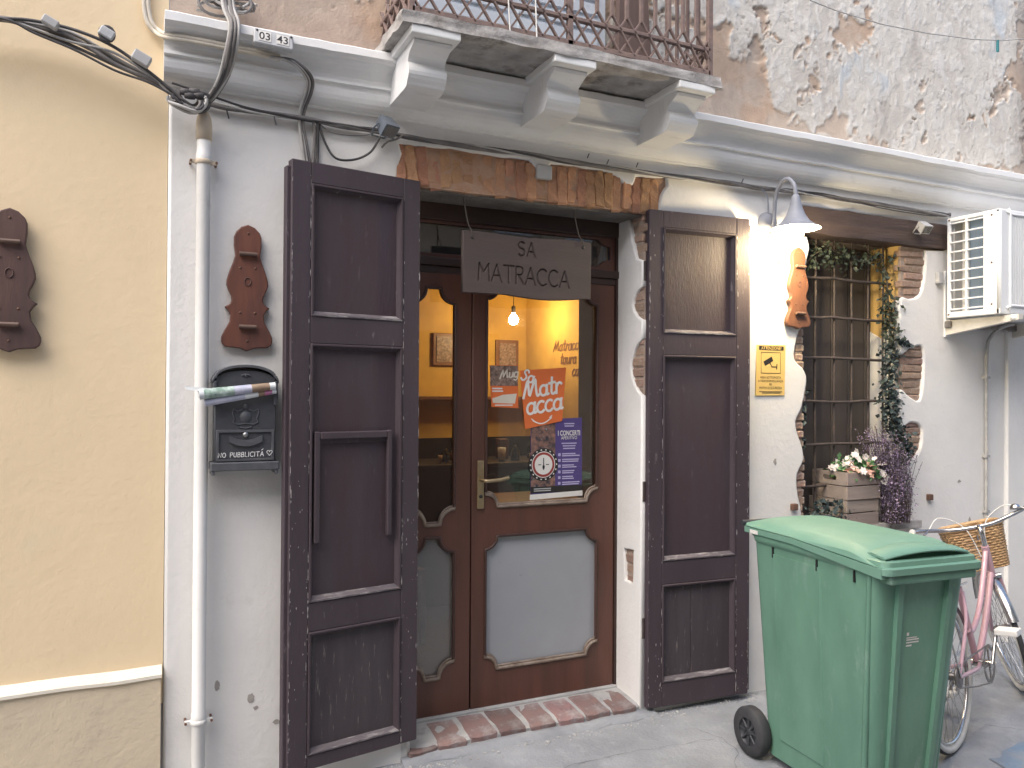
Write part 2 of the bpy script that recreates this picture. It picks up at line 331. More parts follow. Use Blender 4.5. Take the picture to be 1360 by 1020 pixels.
def flat(name, outlines, y0, y1, m, parent=None, bev=0.0, plane='xz', **kw):
    return link(name, flat_mesh(name, outlines, y0, y1, bev, plane), m, parent, **kw)

def wobble(pts, step=0.03, amp=0.006, seed=0.0, closed=True):
    out = []; k = len(pts)
    for i in range(k if closed else k-1):
        a = Vector(pts[i]).to_3d(); b = Vector(pts[(i+1) % k]).to_3d(); n = max(1, int((b-a).length/step))
        for j in range(n):
            p = a.lerp(b, j/n)
            q = noise.noise_vector(Vector((p.x*9+seed, p.y*9, seed*1.7)))*amp + noise.noise_vector(Vector((p.x*31+seed, p.y*31, seed)))*amp*0.5
            out.append((p.x+q.x, p.y+q.y))
    if not closed: out.append(tuple(pts[-1][:2]))
    return out
def smooth(pts, n=6, closed=False):
    P = [Vector(p) for p in pts]; k = len(P); out = []
    for i in range(k if closed else k-1):
        if closed: a, b, c, d = P[i-1], P[i], P[(i+1) % k], P[(i+2) % k]
        else: a, b, c, d = P[max(i-1, 0)], P[i], P[i+1], P[min(i+2, k-1)]
        for j in range(n):
            t = j/n
            out.append(0.5*((2*b)+(c-a)*t+(2*a-5*b+4*c-d)*t*t+(3*b-a-3*c+d)*t**3))
    if not closed: out.append(P[-1])
    return out
def arc(cx, cy, rx, ry, a0, a1, n=8):
    return [(cx+rx*math.cos(R(a0+(a1-a0)*i/n)), cy+ry*math.sin(R(a0+(a1-a0)*i/n))) for i in range(n+1)]

# stroke lettering: polylines in a box 1 high
GL = {
 'S': (0.6, [arc(.3, .75, .26, .23, 40, 250, 8)+arc(.3, .26, .27, .25, 80, -150, 8)]),
 'A': (0.7, [[(0, 0), (.35, 1)], [(.35, 1), (.7, 0)], [(.13, .36), (.57, .36)]]),
 'M': (0.8, [[(.03, 0), (.08, 1)], [(.08, 1), (.4, .5)], [(.4, .5), (.72, 1)], [(.72, 1), (.78, 0)]]),
 'T': (0.7, [[(0, 1), (.7, 1)], [(.35, 1), (.35, 0)]]),
 'R': (0.6, [[(.05, 0), (.05, 1)], [(.05, 1), (.3, 1)]+arc(.3, .76, .25, .24, 90, -90, 6)+[(.05, .52)], [(.2, .52), (.6, 0)]]),
 'C': (0.7, [arc(.4, .5, .38, .5, 50, 310, 12)]),
 'N': (0.65, [[(.03, 0), (.05, 1), (.6, 0), (.62, 1)]]),
 'O': (0.7, [arc(.35, .5, .32, .48, 90, 450, 12)]),
 'P': (0.55, [[(.05, 0), (.05, 1), (.3, 1)]+arc(.3, .75, .23, .25, 90, -90, 6)+[(.05, .5)]]),
 'U': (0.6, [[(.05, 1), (.05, .3)]+arc(.3, .28, .25, .28, 180, 360, 6)+[(.55, 1)]]),
 'B': (0.55, [[(.05, 0), (.05, 1), (.28, 1)]+arc(.28, .76, .2, .24, 90, -90, 6)+[(.05, .52), (.3, .52)]+arc(.3, .26, .24, .26, 90, -90, 6)+[(.05, 0)]]),
 'L': (0.5, [[(.05, 1), (.05, 0), (.48, 0)]]),
 'I': (0.15, [[(.07, 0), (.07, 1)]]),
 'g_': (0.8, [[(.0, .75)]+arc(.2, .75, .2, .25, 180, 0, 6)+[(.4, .2)], ]),
 'h_': (1.0, [[(.5, 0), (.05, .55)]+arc(.27, .68, .23, .28, 200, 0, 6)+arc(.73, .68, .23, .28, 180, -20, 6)+[(.5, 0)]]),
 ' ': (0.45, []),
 'a': (0.62, [arc(.26, .3, .24, .3, 60, 410, 12), [(.5, .62), (.46, .15), (.52, .03), (.62, .08)]]),
 'c': (0.52, [arc(.28, .31, .26, .31, 55, 320, 12)]),
 't': (0.42, [[(.22, 1.0), (.17, .3), (.2, .06), (.32, .02), (.42, .1)], [(.0, .66), (.42, .7)]]),
 'r': (0.45, [[(.08, .62), (.08, 0)], [(.08, .36), (.2, .58), (.34, .62), (.44, .54)]]),
 'u': (0.6, [[(.05, .6), (.05, .2), (.15, .02), (.3, .02), (.48, .2), (.5, .6)], [(.5, .6), (.5, .05), (.6, .05)]]),
 'g': (0.55, [arc(.26, .3, .24, .3, 60, 410, 12), [(.5, .6), (.48, -.2), (.3, -.36), (.06, -.25)]]),
 'Mm': (1.1, [[(.0, .0), (.16, .55), (.3, 1.0), (.36, .5), (.42, .1), (.62, .6), (.82, 1.02), (.86, .5), (.94, .05), (1.08, .1)]]),
 'Ss': (0.7, [[(.62, .8), (.5, .98), (.3, .95), (.2, .76), (.36, .56), (.5, .38), (.42, .12), (.2, .02), (.02, .16)]]),
}
def stroke_paths(s, h, shear=0.0, gap=0.14, sc=1.0):
    x = 0; out = []
    for ch in s:
        w, st = GL[ch]
        for p in st: out.append([((x+u+shear*v)*h*sc, v*h) for u, v in p])
        x += w+gap
    return out, x*h*sc
def ribbon(mb, pts, w, th, y, ends=True):
    """flat brush stroke in the xz plane, front at y, thickness th towards +y"""
    pts = [Vector((p[0], p[1])) for p in pts]; k = len(pts); L = []; Rr = []
    for i, p in enumerate(pts):
        d = (pts[min(i+1, k-1)]-pts[max(i-1, 0)]); d = d.normalized() if d.length > 1e-9 else Vector((1, 0))
        nn = Vector((-d.y, d.x)); e = w/2
        q = p
        if ends and i == 0: q = p-d*w*0.3
        if ends and i == k-1: q = p+d*w*0.3
        L.append(q+nn*e); Rr.append(q-nn*e)
    vs = [(a.x, y, a.y) for a in L]+[(a.x, y, a.y) for a in Rr]+[(a.x, y+th, a.y) for a in L]+[(a.x, y+th, a.y) for a in Rr]
    ribbon.n = getattr(ribbon, 'n', 0)+1; e0 = (ribbon.n % 12)*0.00004
    vs = [(a[0], a[1]-e0-0.00025*((i % k)/k), a[2]) for i, a in enumerate(vs)]
    fs = []
    for i in range(k-1):
        fs += [(i, i+1, k+i+1, k+i), (2*k+i, 3*k+i, 3*k+i+1, 2*k+i+1), (i, 2*k+i, 2*k+i+1, i+1), (k+i, k+i+1, 3*k+i+1, 3*k+i)]
    fs += [(0, k, 3*k, 2*k), (k-1, 3*k-1, 4*k-1, 2*k-1)]
    mb.add(vs, fs)
def text_mesh(s, size, y, x, z, align='CENTER', bold=0.0, shear=0.0, sx=1.0, rot=0.0):
    cu = bpy.data.curves.new('text', 'FONT'); cu.body = s; cu.size = size; cu.align_x = align; cu.offset = bold; cu.shear = shear
    cu.resolution_u = 3; cu.fill_mode = 'FRONT'
    to = bpy.data.objects.new('text', cu); me = bpy.data.meshes.new_from_object(to)
    bpy.data.objects.remove(to); bpy.data.curves.remove(cu); me.materials.clear()
    c, sn = math.cos(rot), math.sin(rot)
    for v in me.vertices:
        a, b = v.co.x*sx, v.co.y
        v.co = (x+a*c-b*sn, y, z+a*sn+b*c)
    return me
def rough(me, amp, scale, keep=None, seed=0.0):
    for v in me.vertices:
        if keep and keep(v.co): continue
        v.co += noise.noise_vector(v.co*scale+Vector((seed, 0, seed)))*amp
    me.update(); return me
def subdiv(me, n):
    bm = bmesh.new(); bm.from_mesh(me); bmesh.ops.subdivide_edges(bm, edges=bm.edges[:], cuts=n, use_grid_fill=True)
    bm.to_mesh(me); bm.free(); return me
def copy(o, parent=None, loc=None, rot=None, scale=None):
    c = o.copy(); col.objects.link(c)
    if parent is not None: c.parent = parent
    if loc is not None: c.location = loc
    if rot is not None: c.rotation_euler = rot
    if scale is not None: c.scale = scale
    return c

# ------------------------------------------------------------------ ground
gm = MB()
def grid_xy(mb, x0, x1, y0, y1, nx, ny, zf):
    vs = [(x0+(x1-x0)*i/nx, y0+(y1-y0)*j/ny, 0) for j in range(ny+1) for i in range(nx+1)]
    vs = [(x, y, zf(x, y)) for x, y, _ in vs]
    mb.add(vs, [(j*(nx+1)+i, j*(nx+1)+i+1, (j+1)*(nx+1)+i+1, (j+1)*(nx+1)+i) for j in range(ny) for i in range(nx)], True)
def gz(x, y):
    e = max(0.0, min(1.0, (x+0.8)/0.4))*max(0.0, min(1.0, (6.8-x)/0.4))*max(0.0, min(1.0, (y+3.0)/0.4))
    return e*(0.006*noise.noise((x*2.2, y*2.2, 0))+0.004*noise.noise((x*9, y*9, 3))) - 0.004
grid_xy(gm, -0.8, 6.8, -3.0, 0.34, 300, 132, gz)
for a in ((-40, 60, -40, -3.0), (-40, 60, 0.34, 40), (-40, -0.8, -3.0, 0.34), (6.8, 60, -3.0, 0.34)):
    gm.add([(a[0], a[2], -0.004), (a[1], a[2], -0.004), (a[1], a[3], -0.004), (a[0], a[3], -0.004)], [(0, 1, 2, 3)])
g = ob('ground', gm, 'ground'); g['kind'] = 'structure'
# worn cracks in the paving near the doorway, a pale cement repair and a blue painted patch
mat('crack', (0.11, 0.11, 0.115), 0.95, bump=0)
mat('cement', (0.42, 0.42, 0.415), 0.9, (0.30, 0.30, 0.30), 0.9, 8, 14, 0.6, (0.22, 0.225, 0.23), 0.5, 60, thr=0.55, soft=0.12)
ck = MB()
for pts in ([(2.35, -0.22), (2.45, -0.38), (2.40, -0.55), (2.2, -0.72), (2.1, -1.0)], [(3.35, -0.12), (3.62, -0.5), (3.7, -0.8), (3.95, -1.0)],
            [(3.3, -0.35), (3.8, -0.42), (4.6, -0.30), (5.4, -0.4)], [(1.3, -0.2), (1.6, -0.35), (1.9, -0.32), (2.4, -0.38)]):
    w = [Vector((p[0], p[1])) for p in wobble(pts, 0.03, 0.03, 2.2, False)]
    L = []; Q = []
    for i, p in enumerate(w):
        d = (w[min(i+1, len(w)-1)]-w[max(i-1, 0)]).normalized(); nn = Vector((-d.y, d.x))
        t = 0.0011*(0.15+abs(noise.noise((p.x*20, p.y*20, 5))))*2.2
        L.append(p+nn*t); Q.append(p-nn*t)
    k = len(w)
    ck.add([(a.x, a.y, gz(a.x, a.y)+0.0035) for a in L]+[(a.x, a.y, gz(a.x, a.y)+0.0035) for a in Q], [(i, i+1, k+i+1, k+i) for i in range(k-1)])
ob('crack', ck, 'crack', g)
def sheet(name, outline, m, parent, dz=0.004):
    me = flat_mesh(name, [wobble(outline, 0.04, 0.035, 4.4)], 0, 0.0, 0, 'xy')
    bm = bmesh.new(); bm.from_mesh(me)
    for _ in range(3):
        bmesh.ops.subdivide_edges(bm, edges=[e for e in bm.edges if e.calc_length() > 0.06], cuts=1)
    bmesh.ops.triangulate(bm, faces=bm.faces[:]); bm.to_mesh(me); bm.free()
    for v in me.vertices: v.co.z = gz(v.co.x, v.co.y)+dz
    return link(name, me, m, parent)
sheet('blue_paint', [(3.35, -1.04), (3.72, -0.98), (4.6, -0.98), (4.9, -1.35), (4.2, -1.6), (3.2, -1.5)], 'blue_paint', g)

# ------------------------------------------------------------------ the white house
H = thing('white_house', 'old white plastered house with brown doorway, barred window and iron balcony', 'house', (0, 0, 0))
door_o = [(1.06, -0.1), (1.06, 2.40), (1.0, 2.475), (0.985, 2.52), (1.0, 2.58), (1.015, 2.62), (1.0, 2.662), (1.25, 2.672), (1.45, 2.668), (1.62, 2.672),
          (1.66, 2.63), (1.72, 2.632), (1.74, 2.672), (2.02, 2.675), (2.09, 2.655), (2.15, 2.615), (2.20, 2.625), (2.215, 2.668), (2.30, 2.675), (2.39, 2.68),
          (2.40, 2.64), (2.365, 2.60), (2.345, 2.53), (2.33, 2.45), (2.268, 2.44), (2.268, -0.1)]
dl = wobble(door_o[1:-2], 0.02, 0.008, 1.0, False)
outer = [(0.082, -0.1)]+[(1.06, -0.1)]+dl+[(2.268, -0.1), (8.0, -0.1), (8.0, 2.80), (0.082, 2.80)]
win_l = [(3.35, 2.47), (3.371, 2.40), (3.345, 2.30), (3.327, 2.105), (3.339, 1.99), (3.294, 1.937), (3.256, 1.811), (3.285, 1.755), (3.328, 1.729), (3.351, 1.666), (3.318, 1.52),
         (3.274, 1.437), (3.29, 1.36), (3.314, 1.311), (3.331, 1.227), (3.286, 1.145), (3.285, 1.05), (3.309, 0.957), (3.32, 0.84)]
win_r = [(4.20, 0.84), (4.13, 1.03), (4.10, 1.17), (4.17, 1.185), (4.25, 1.225), (4.285, 1.30), (4.275, 1.395), (4.18, 1.42), (4.105, 1.385), (4.09, 1.50), (4.10, 1.62),
         (4.18, 1.575), (4.265, 1.555), (4.295, 1.68), (4.295, 1.87), (4.20, 1.875), (4.105, 1.83), (4.088, 1.95), (4.10, 2.16), (4.18, 2.165), (4.26, 2.19), (4.30, 2.30), (4.32, 2.47)]
win_o = wobble(smooth([(*p, 0) for p in win_l], 3), 0.02, 0.006, 3.0, False)+wobble(smooth([(*p, 0) for p in win_r], 3), 0.02, 0.006, 5.0, False)+[(4.5, 2.482), (4.5, 2.64), (3.28, 2.635), (3.28, 2.478)]
wl_ = flat('wall', [outer, win_o], 0.0, 0.045, 'white_plaster', H, bev=0.012)
# masonry core behind the plaster
core = MB()
for a in ((0.082, 1.05, 0.035, 0.40, 0, 2.99), (2.30, 3.335, 0.035, 0.40, 0, 2.99), (4.14, 8.0, 0.035, 0.40, 0, 2.99), (1.05, 2.30, 0.06, 0.40, 2.53, 2.99), (3.335, 4.14, 0.13, 0.40, 2.49, 2.99), (3.335, 4.14, 0.035, 0.40, -0.1, 0.835)):
    core.box(*a)
ob('masonry', core, 'mortar', H)
ob('pilaster', MB().box(5.06, 5.60, -0.025, 0.02, -0.1, 2.70, 0.01), 'white_plaster', H)

# scraped spots on the plaster
mat('scrape', (0.40, 0.375, 0.345), 0.9, (0.30, 0.28, 0.26), 0.9, 30, bump=0.4)
for k, (x, z, sx, sz) in enumerate(((0.275, 0.44, .010, .022), (0.40, 0.37, .014, .018), (0.42, 0.33, .009, .008), (0.50, 0.26, .012, .009), (3.12, 1.22, .010, .016), (4.62, 1.05, .016, .009), (4.72, 0.80, .012, .020))):
    n_ = 16; o_ = [(x+sx*math.cos(a)*(1+.7*noise.noise((math.cos(a)*2, math.sin(a)*2, k*3.1))), z+sz*math.sin(a)*(1+.7*noise.noise((math.cos(a)*2, math.sin(a)*2, k*3.1+9)))) for a in [2*PI*i/n_ for i in range(n_)]]
    flat('plaster_scrape', [o_], -0.0012, 0.002, 'scrape', wl_)

# bricks
def subdiv_box(*a):
    mb = MB().box(*a); me = subdiv(mb.mesh('t'), 12); rough(me, 0.006, 22)
    out = MB(); out.add([v.co[:] for v in me.vertices], [tuple(p.vertices) for p in me.polygons]); return out
def brick_mesh(name, sx, sy, sz, seed, cuts=0, amp=0.005):
    bm = bmesh.new(); bmesh.ops.create_cube(bm, size=1)
    for v in bm.verts: v.co = Vector((v.co.x*sx, v.co.y*sy, v.co.z*sz))
    bmesh.ops.bevel(bm, geom=bm.edges[:], offset=min(sx, sz)*0.14, segments=1, affect='EDGES')
    if cuts: bmesh.ops.subdivide_edges(bm, edges=[e for e in bm.edges if e.calc_length() > 0.05], cuts=cuts, use_grid_fill=True)
    for v in bm.verts: v.co += noise.noise_vector(v.co*40+Vector((seed*3.1, seed, 0)))*amp
    me = bpy.data.meshes.new(name); bm.to_mesh(me); bm.free(); return me
lin = ob('brick_lintel', subdiv_box(0.975, 2.40, 0.012, 0.26, 2.490, 2.675), 'mortar_orange', H)
sold = [brick_mesh('brick', 0.051, 0.11, 0.178, i, 4, 0.010) for i in range(6)]
x = 1.0; i = 0
while x < 2.37:
    rot = -0.10+0.14*(x-1.0)/1.4
    b = link('brick', sold[i % 6], 'brick_orange', lin)
    b.location = (x+random.uniform(-.003, .003), 0.063+random.uniform(-.007, .007), 2.578+random.uniform(-.006, .006)); b.rotation_euler = (random.uniform(-.03, .03), rot+random.uniform(-.03, .03), random.uniform(-.05, .05))
    x += random.uniform(0.049, 0.056); i += 1
# brick strip that runs down beside the right shutter, and the rough soffit of the doorway
strip = ob('brick_patch', MB().box(2.272, 2.40, 0.030, 0.3, 2.22, 2.50), 'mortar_pink', H)
lay = [brick_mesh('brick', 0.17, 0.09, 0.042, 10+i) for i in range(4)]
for k in range(5):
    b = link('brick', lay[k % 4], 'brick_pink', strip); b.location = (2.315 if k % 2 else 2.352, 0.072, 2.265+k*0.052); b.rotation_euler = (0, random.uniform(-.05, .05), R(90) if k % 2 else 0.05)
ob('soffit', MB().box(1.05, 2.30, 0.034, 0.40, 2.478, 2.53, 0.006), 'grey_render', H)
ob('plaster_plate', MB().box(1.655, 1.735, -0.012, 0.03, 2.590, 2.655, 0.004), 'grey_plastic', H, label='small grey square plate fixed on the brick lintel')

# right reveal of the doorway, plaster broken in four places down to the brick
def blob(c, rx, rz, seed): return [(c[0]+rx*math.cos(a)*(1+0.3*noise.noise((math.cos(a)*2, math.sin(a)*2, seed))), c[1]+rz*math.sin(a)*(1+0.2*noise.noise((math.cos(a)*2, math.sin(a)*2, seed+4)))) for a in [2*PI*i/22 for i in range(22)]]
rev_out = [(0.0, -0.02), (0.30, -0.02), (0.30, 2.48), (0.125, 2.48), (0.105, 2.42), (0.09, 2.36), (0.055, 2.27), (0.0, 2.25)]
for (zt, zb, d) in ((2.125, 1.955, 0.085), (1.865, 1.578, 0.098)):
    rev_out += [(0.0, zt)]+[(d*math.sin(t*PI)**0.7+0.006*noise.noise((t*9, zt, 0)), zt+(zb-zt)*t) for t in [i/12 for i in range(1, 12)]]+[(0.0, zb)]
rev_out = [(y, z) for y, z in rev_out]
small = wobble([(0.075, 0.630), (0.142, 0.632), (0.150, 0.79), (0.07, 0.793)], 0.02, 0.006, 8.0)
flat('door_reveal', [rev_out, small], 2.25, 2.285, 'white_plaster', H, bev=0.008, plane='yz')
rv = ob('brick_patch', MB().box(2.268, 2.31, 0.003, 0.3, 0.55, 2.3), 'mortar_pink', H)
for z0, z1 in ((1.57, 1.88), (1.95, 2.13), (0.62, 0.80)):
    z = z0
    while z < z1:
        b = link('brick', lay[int(z*100) % 4], 'brick_pink', rv); b.location = (2.308+random.uniform(-.005, .004), 0.09 if z > 1 else 0.11, z+0.02)
        b.rotation_euler = (random.uniform(-.06, .06), 0, R(90)); z += 0.052
flat('door_reveal', [[(0.0, -0.02), (0.30, -0.02), (0.30, 2.48), (0.0, 2.48)]], 1.02, 1.06, 'white_plaster', H, plane='yz')

# doorstep: mortar bed with bricks laid side by side
st = MB(); st.prism_x([(0.006, -0.02), (0.006, 0.034), (0.03, 0.044), (0.215, 0.062), (0.26, 0.066), (0.26, -0.02)], 1.04, 2.29)
stm = st.mesh('doorstep'); stp = link('doorstep', stm, 'cement', H)
ob('sill_strip', MB().box(1.06, 2.25, 0.205, 0.30, 0.04, 0.073, 0.004), 'cement', stp)
sb = [brick_mesh('brick', 0.136, 0.20, 0.05, 30+i, 2, 0.006) for i in range(5)]
for k in range(7):
    b = link('brick', sb[k % 5], 'brick_step', stp); b.location = (1.262+k*0.150+random.uniform(-.004, .004), 0.098+random.uniform(-.006, .006), 0.029+random.uniform(-.002, .003))
    b.rotation_euler = (R(5.0)+random.uniform(-.015, .015), random.uniform(-.02, .02), random.uniform(-.03, .03))
b = link('brick', sb[1], 'brick_step', stp); b.location = (1.112, 0.09, 0.020); b.rotation_euler = (R(5), 0, 0.1)
fil = []
for i in range(41):
    X = 1.02+1.30*i/40; e = 0.012*noise.noise((X*9, 3, 1))
    fil.append([(X, -0.055+e*1.5, -0.01), (X, -0.05+e*1.5, 0.000), (X, -0.02+e, 0.014+e*.4), (X, 0.012, 0.022+e*.5), (X, 0.012, -0.01)])
ob('cement_fillet', MB().loft(fil), 'ground', stp)

# cornice
prof = [(0.0, 3.0), (-0.145, 2.982), (-0.155, 2.975), (-0.156, 2.945), (-0.142, 2.938), (-0.136, 2.930)]
prof += [(-0.136+0.062*math.sin(t*PI/2), 2.930-0.068*(1-math.cos(t*PI/2))) for t in [i/6 for i in range(1, 7)]]
prof += [(-0.076, 2.861), (-0.084, 2.860), (-0.084, 2.849), (-0.070, 2.845)]
prof += [(-0.070+0.052*(1-math.cos(t*PI/2)), 2.846-0.080*math.sin(t*PI/2)) for t in [i/6 for i in range(1, 7)]]
prof += [(-0.016, 2.757), (0.0, 2.755), (0.02, 2.755), (0.02, 3.0)]
cm = MB(); NX = 170
rings = []
for i in range(NX+1):
    X = 0.062+(8.0-0.062)*i/NX
    rings.append([(X, y+0.0035*noise.noise((X*5, z*8, 1)) if y < 0.01 else y, z+0.004*noise.noise((X*2.5, 7, 2))+0.0025*noise.noise((X*14, z*20, 2))) for y, z in prof])
cm.loft(rings, True, True, False)
ob('cornice', cm, 'white_mould', H)

# upper wall: peeling limewash, modelled as layers with real thickness
rng = np.random.default_rng(5)
def vnoise(x, y, seed):
    xi = np.floor(x).astype(int); yi = np.floor(y).astype(int); xf = x-xi; yf = y-yi
    u = xf*xf*(3-2*xf); v = yf*yf*(3-2*yf)
    def hsh(a, b):
        h = (a*374761393+b*668265263+seed*974634541) & 0x7fffffff; h = ((h ^ (h >> 13))*1274126177) & 0x7fffffff
        return ((h ^ (h >> 16)) & 0xffff)/65535.0
    return (hsh(xi, yi)*(1-u)+hsh(xi+1, yi)*u)*(1-v)+(hsh(xi, yi+1)*(1-u)+hsh(xi+1, yi+1)*u)*v
def fbm(x, y, s, o=5, g=0.55):
    t = np.zeros_like(x); a = 1.0; n = 0.0
    for k in range(o): t += a*vnoise(x*2**k+k*17.3, y*2**k+k*9.1, s+k); n += a; a *= g
    return t/n
X0, X1, Z0, Z1, DX = 0.082, 6.4, 2.985, 4.45, 0.0085
nx = int((X1-X0)/DX); nz = int((Z1-Z0)/DX)
xs = np.linspace(X0, X1, nx+1); zs = np.linspace(Z0, Z1, nz+1); GX, GZ = np.meshgrid(xs, zs)
wx = GX+0.09*(fbm(GX*9, GZ*9, 31)-.5); wz = GZ+0.09*(fbm(GX*9, GZ*9, 47)-.5)
big = fbm(wx*1.6, wz*1.9, 3, 6, 0.62); mid = fbm(wx*7, wz*6, 11, 5, 0.6); fine = fbm(wx*30, wz*22, 19, 4, 0.6)
bias = np.clip((GX-2.55)/0.5, 0, 1)*0.115 - np.clip((3.19-GZ)/0.13, 0, 1)*0.11 - np.clip((1.2-GX)/0.3, 0, 1)*0.09 - 0.16*np.exp(-((GX-2.85)/0.25)**2-((GZ-3.25)/0.20)**2) - np.clip((GX-5.0)/0.25, 0, 1)*0.10
n1 = 0.55*big+0.45*mid+bias
skim = np.clip((n1-0.52)/0.012, 0, 1)                 # limewash skin present
edge = 0.7*np.exp(-np.abs(n1-0.535)/0.014)*(n1 > 0.52)
n2 = fbm(wx*2.3+9, wz*2.6, 71, 6, 0.6)+0.4*(mid-.5)
deep = 0.6*np.clip((0.27-n2)/0.012, 0, 1)*(1-skim)        # render lost too
flk = np.clip((fbm(wx*26, wz*15, 83, 4, .65)-0.56)/0.015, 0, 1)*skim   # small lifted flakes
rg_ = fbm(wx*5.5+3, wz*4.2, 131, 5, 0.6); rid = np.exp(-np.abs(rg_-0.5)/0.004)*skim*(fbm(wx*2, wz*2, 137) > 0.47)
depth = 0.010 - 0.0045*skim - 0.0055*edge + 0.012*deep - 0.0022*flk - 0.0045*(fine-.5) - 0.002*(mid-.5) + 0.005*rid
depth = np.where(GX < X0+0.001, depth, depth)
c_skim = np.stack([np.full_like(GX, .63), np.full_like(GX, .595), np.full_like(GX, .535)], -1)
c_base = np.stack([np.full_like(GX, .55), np.full_like(GX, .455), np.full_like(GX, .37)], -1)
c_brown = np.array([.40, .31, .255]); c_deep = np.array([.40, .34, .29]); c_blue = np.array([.42, .54, .64]); c_dirt = np.array([.27, .235, .21])
l3 = lambda a, b, t: a*(1-t[..., None])+b*t[..., None]
brown = np.clip((fbm(wx*2.1, wz*3.0, 91)-.40)/.2, 0, 1)*np.clip((1.9-GX)/0.6, 0.12, 1)*0.85
C = l3(c_base, c_brown, brown); C = l3(C, np.array([.50, .33, .215]), np.clip((fbm(wx*3, wz*3, 95)-.52)/.1, 0, 1)*0.55)
C = l3(C, c_deep, deep*0.8)
sk = l3(c_skim, np.array([.56, .52, .465]), np.clip((fbm(wx*9, wz*5, 101)-.42)/.2, 0, 1)*0.8)
sk = l3(sk, np.array([.66, .64, .60]), flk*0.7)
sk = l3(sk, c_blue, np.clip((fbm(wx*2.6+4, wz*1.3, 107)-.655)/.06, 0, 1)*0.4)
C = l3(C, sk, skim); C = l3(C, np.array([.30, .26, .225]), rid*0.7)
C = l3(C, c_dirt, np.clip((fbm(wx*4, wz*2.2, 113)-.60)/.1, 0, 1)*0.3+np.clip((GX-5.12)/0.15, 0, 1)*0.6)
C = C*(0.86+0.28*fine[..., None])
V = np.stack([GX, depth, GZ], -1).reshape(-1, 3)
idx = np.arange((nx+1)*(nz+1)).reshape(nz+1, nx+1)
F = np.stack([idx[:-1, :-1], idx[:-1, 1:], idx[1:, 1:], idx[1:, :-1]], -1).reshape(-1, 4)
um = bpy.data.meshes.new('upper_wall')
um.vertices.add(len(V)); um.vertices.foreach_set('co', V.ravel()); um.loops.add(F.size); um.loops.foreach_set('vertex_index', F.ravel().astype(np.int32))
um.polygons.add(len(F)); um.polygons.foreach_set('loop_start', np.arange(0, F.size, 4, dtype=np.int32)); um.polygons.foreach_set('loop_total', np.full(len(F), 4, dtype=np.int32))
um.update(); ca = um.color_attributes.new('layer', 'FLOAT_COLOR', 'POINT')
ca.data.foreach_set('color', np.concatenate([np.clip(C, 0, 1).reshape(-1, 3), np.ones((len(V), 1))], 1).ravel().astype(np.float32))
pm = bpy.data.materials.new('peeling_limewash'); pm.use_nodes = True; pn = pm.node_tree.nodes; pl = pm.node_tree.links
at = pn.new('ShaderNodeVertexColor'); at.layer_name = 'layer'; pb = pn['Principled BSDF']; pb.inputs['Roughness'].default_value = 0.92
pl.new(at.outputs[0], pb.inputs['Base Color'])
tn = pn.new('ShaderNodeTexNoise'); tn.inputs['Scale'].default_value = 90; tn.inputs['Detail'].default_value = 6
bp_ = pn.new('ShaderNodeBump'); bp_.inputs['Strength'].default_value = 0.35; bp_.inputs['Distance'].default_value = 0.008
tco = pn.new('ShaderNodeTexCoord'); pl.new(tco.outputs['Object'], tn.inputs['Vector']); pl.new(tn.outputs[0], bp_.inputs['Height']); pl.new(bp_.outputs[0], pb.inputs['Normal'])
MATS['peeling'] = pm
link('upper_wall', um, 'peeling', H)
ob('upper_masonry', MB().box(0.09, 6.4, 0.03, 0.40, 2.99, 4.45).box(6.4, 8.0, 0.01, 0.40, 2.99, 4.45).box(0.082, 8.0, 0.01, 0.40, 4.45, 6.2), 'ochre_facade', H)

# ------------------------------------------------------------------ balcony
slab = MB().box(0.875, 2.385, -0.43, 0.02, 2.990, 3.036)
sm_ = subdiv(slab.mesh('balcony'), 14)
for v in sm_.vertices:
    if v.co.y < 0: v.co += noise.noise_vector(Vector((v.co.x*14, v.co.y*14, v.co.z*22)))*0.008 + noise.noise_vector(Vector((v.co.x*45, v.co.y*45, v.co.z*45)))*0.004
bal = link('balcony', sm_, 'stone', H)
def corbel():
    body = [(0.0, 2.958), (-0.385, 2.958), (-0.378, 2.940)]
    body += [(-0.378+0.075*math.sin(t*PI/2), 2.940-0.055*t*0.9) for t in [i/5 for i in range(1, 6)]]
    body += [(-0.303-0.022*math.sin(t*PI), 2.890-0.075*t) for t in [i/6 for i in range(1, 7)]]
    body += [(-0.297, 2.806), (-0.285, 2.801), (-0.26, 2.798), (-0.15, 2.796), (-0.04, 2.796), (0.0, 2.796)]
    mb = MB(); mb.prism_x(body, -0.078, 0.078)
    bm = bmesh.new(); bm.from_mesh(mb.mesh('t')); bmesh.ops.bevel(bm, geom=[e for e in bm.edges if len(e.link_faces) == 2 and e.calc_face_angle(0) > 1.2], offset=0.006, segments=2, affect='EDGES')
    for v in bm.verts: v.co += noise.noise_vector(v.co*17)*0.003
    out = MB(); out.bm(bm); return out
cb = corbel(); cbm = cb.mesh('corbel')
capm = MB().box(-0.100, 0.100, -0.425, 0.0, 2.957, 2.991, 0.005).mesh('corbel_cap')
for cx in (1.012, 1.625, 2.255):
    c_ = link('corbel', cbm, 'white_mould', bal); c_.location.x = cx
    k_ = link('corbel', capm, 'cap_white', bal); k_.location.x = cx
def bar(name, p, q, r, m, parent, n=6): return ob(name, MB().tube([p, q], r, n), m, parent)
RY = -0.405; RX0, RX1 = 0.915, 2.335; ZB, ZM, ZT = 3.052, 3.158, 3.98
def rod_mesh(L, r, n=6): return MB().tube([(0, 0, 0), (0, 0, L)], r, n).mesh('bar')
balm = MB().box(-.0068, .0068, -.0068, .0068, 0, ZT-ZB-0.16).mesh('baluster')
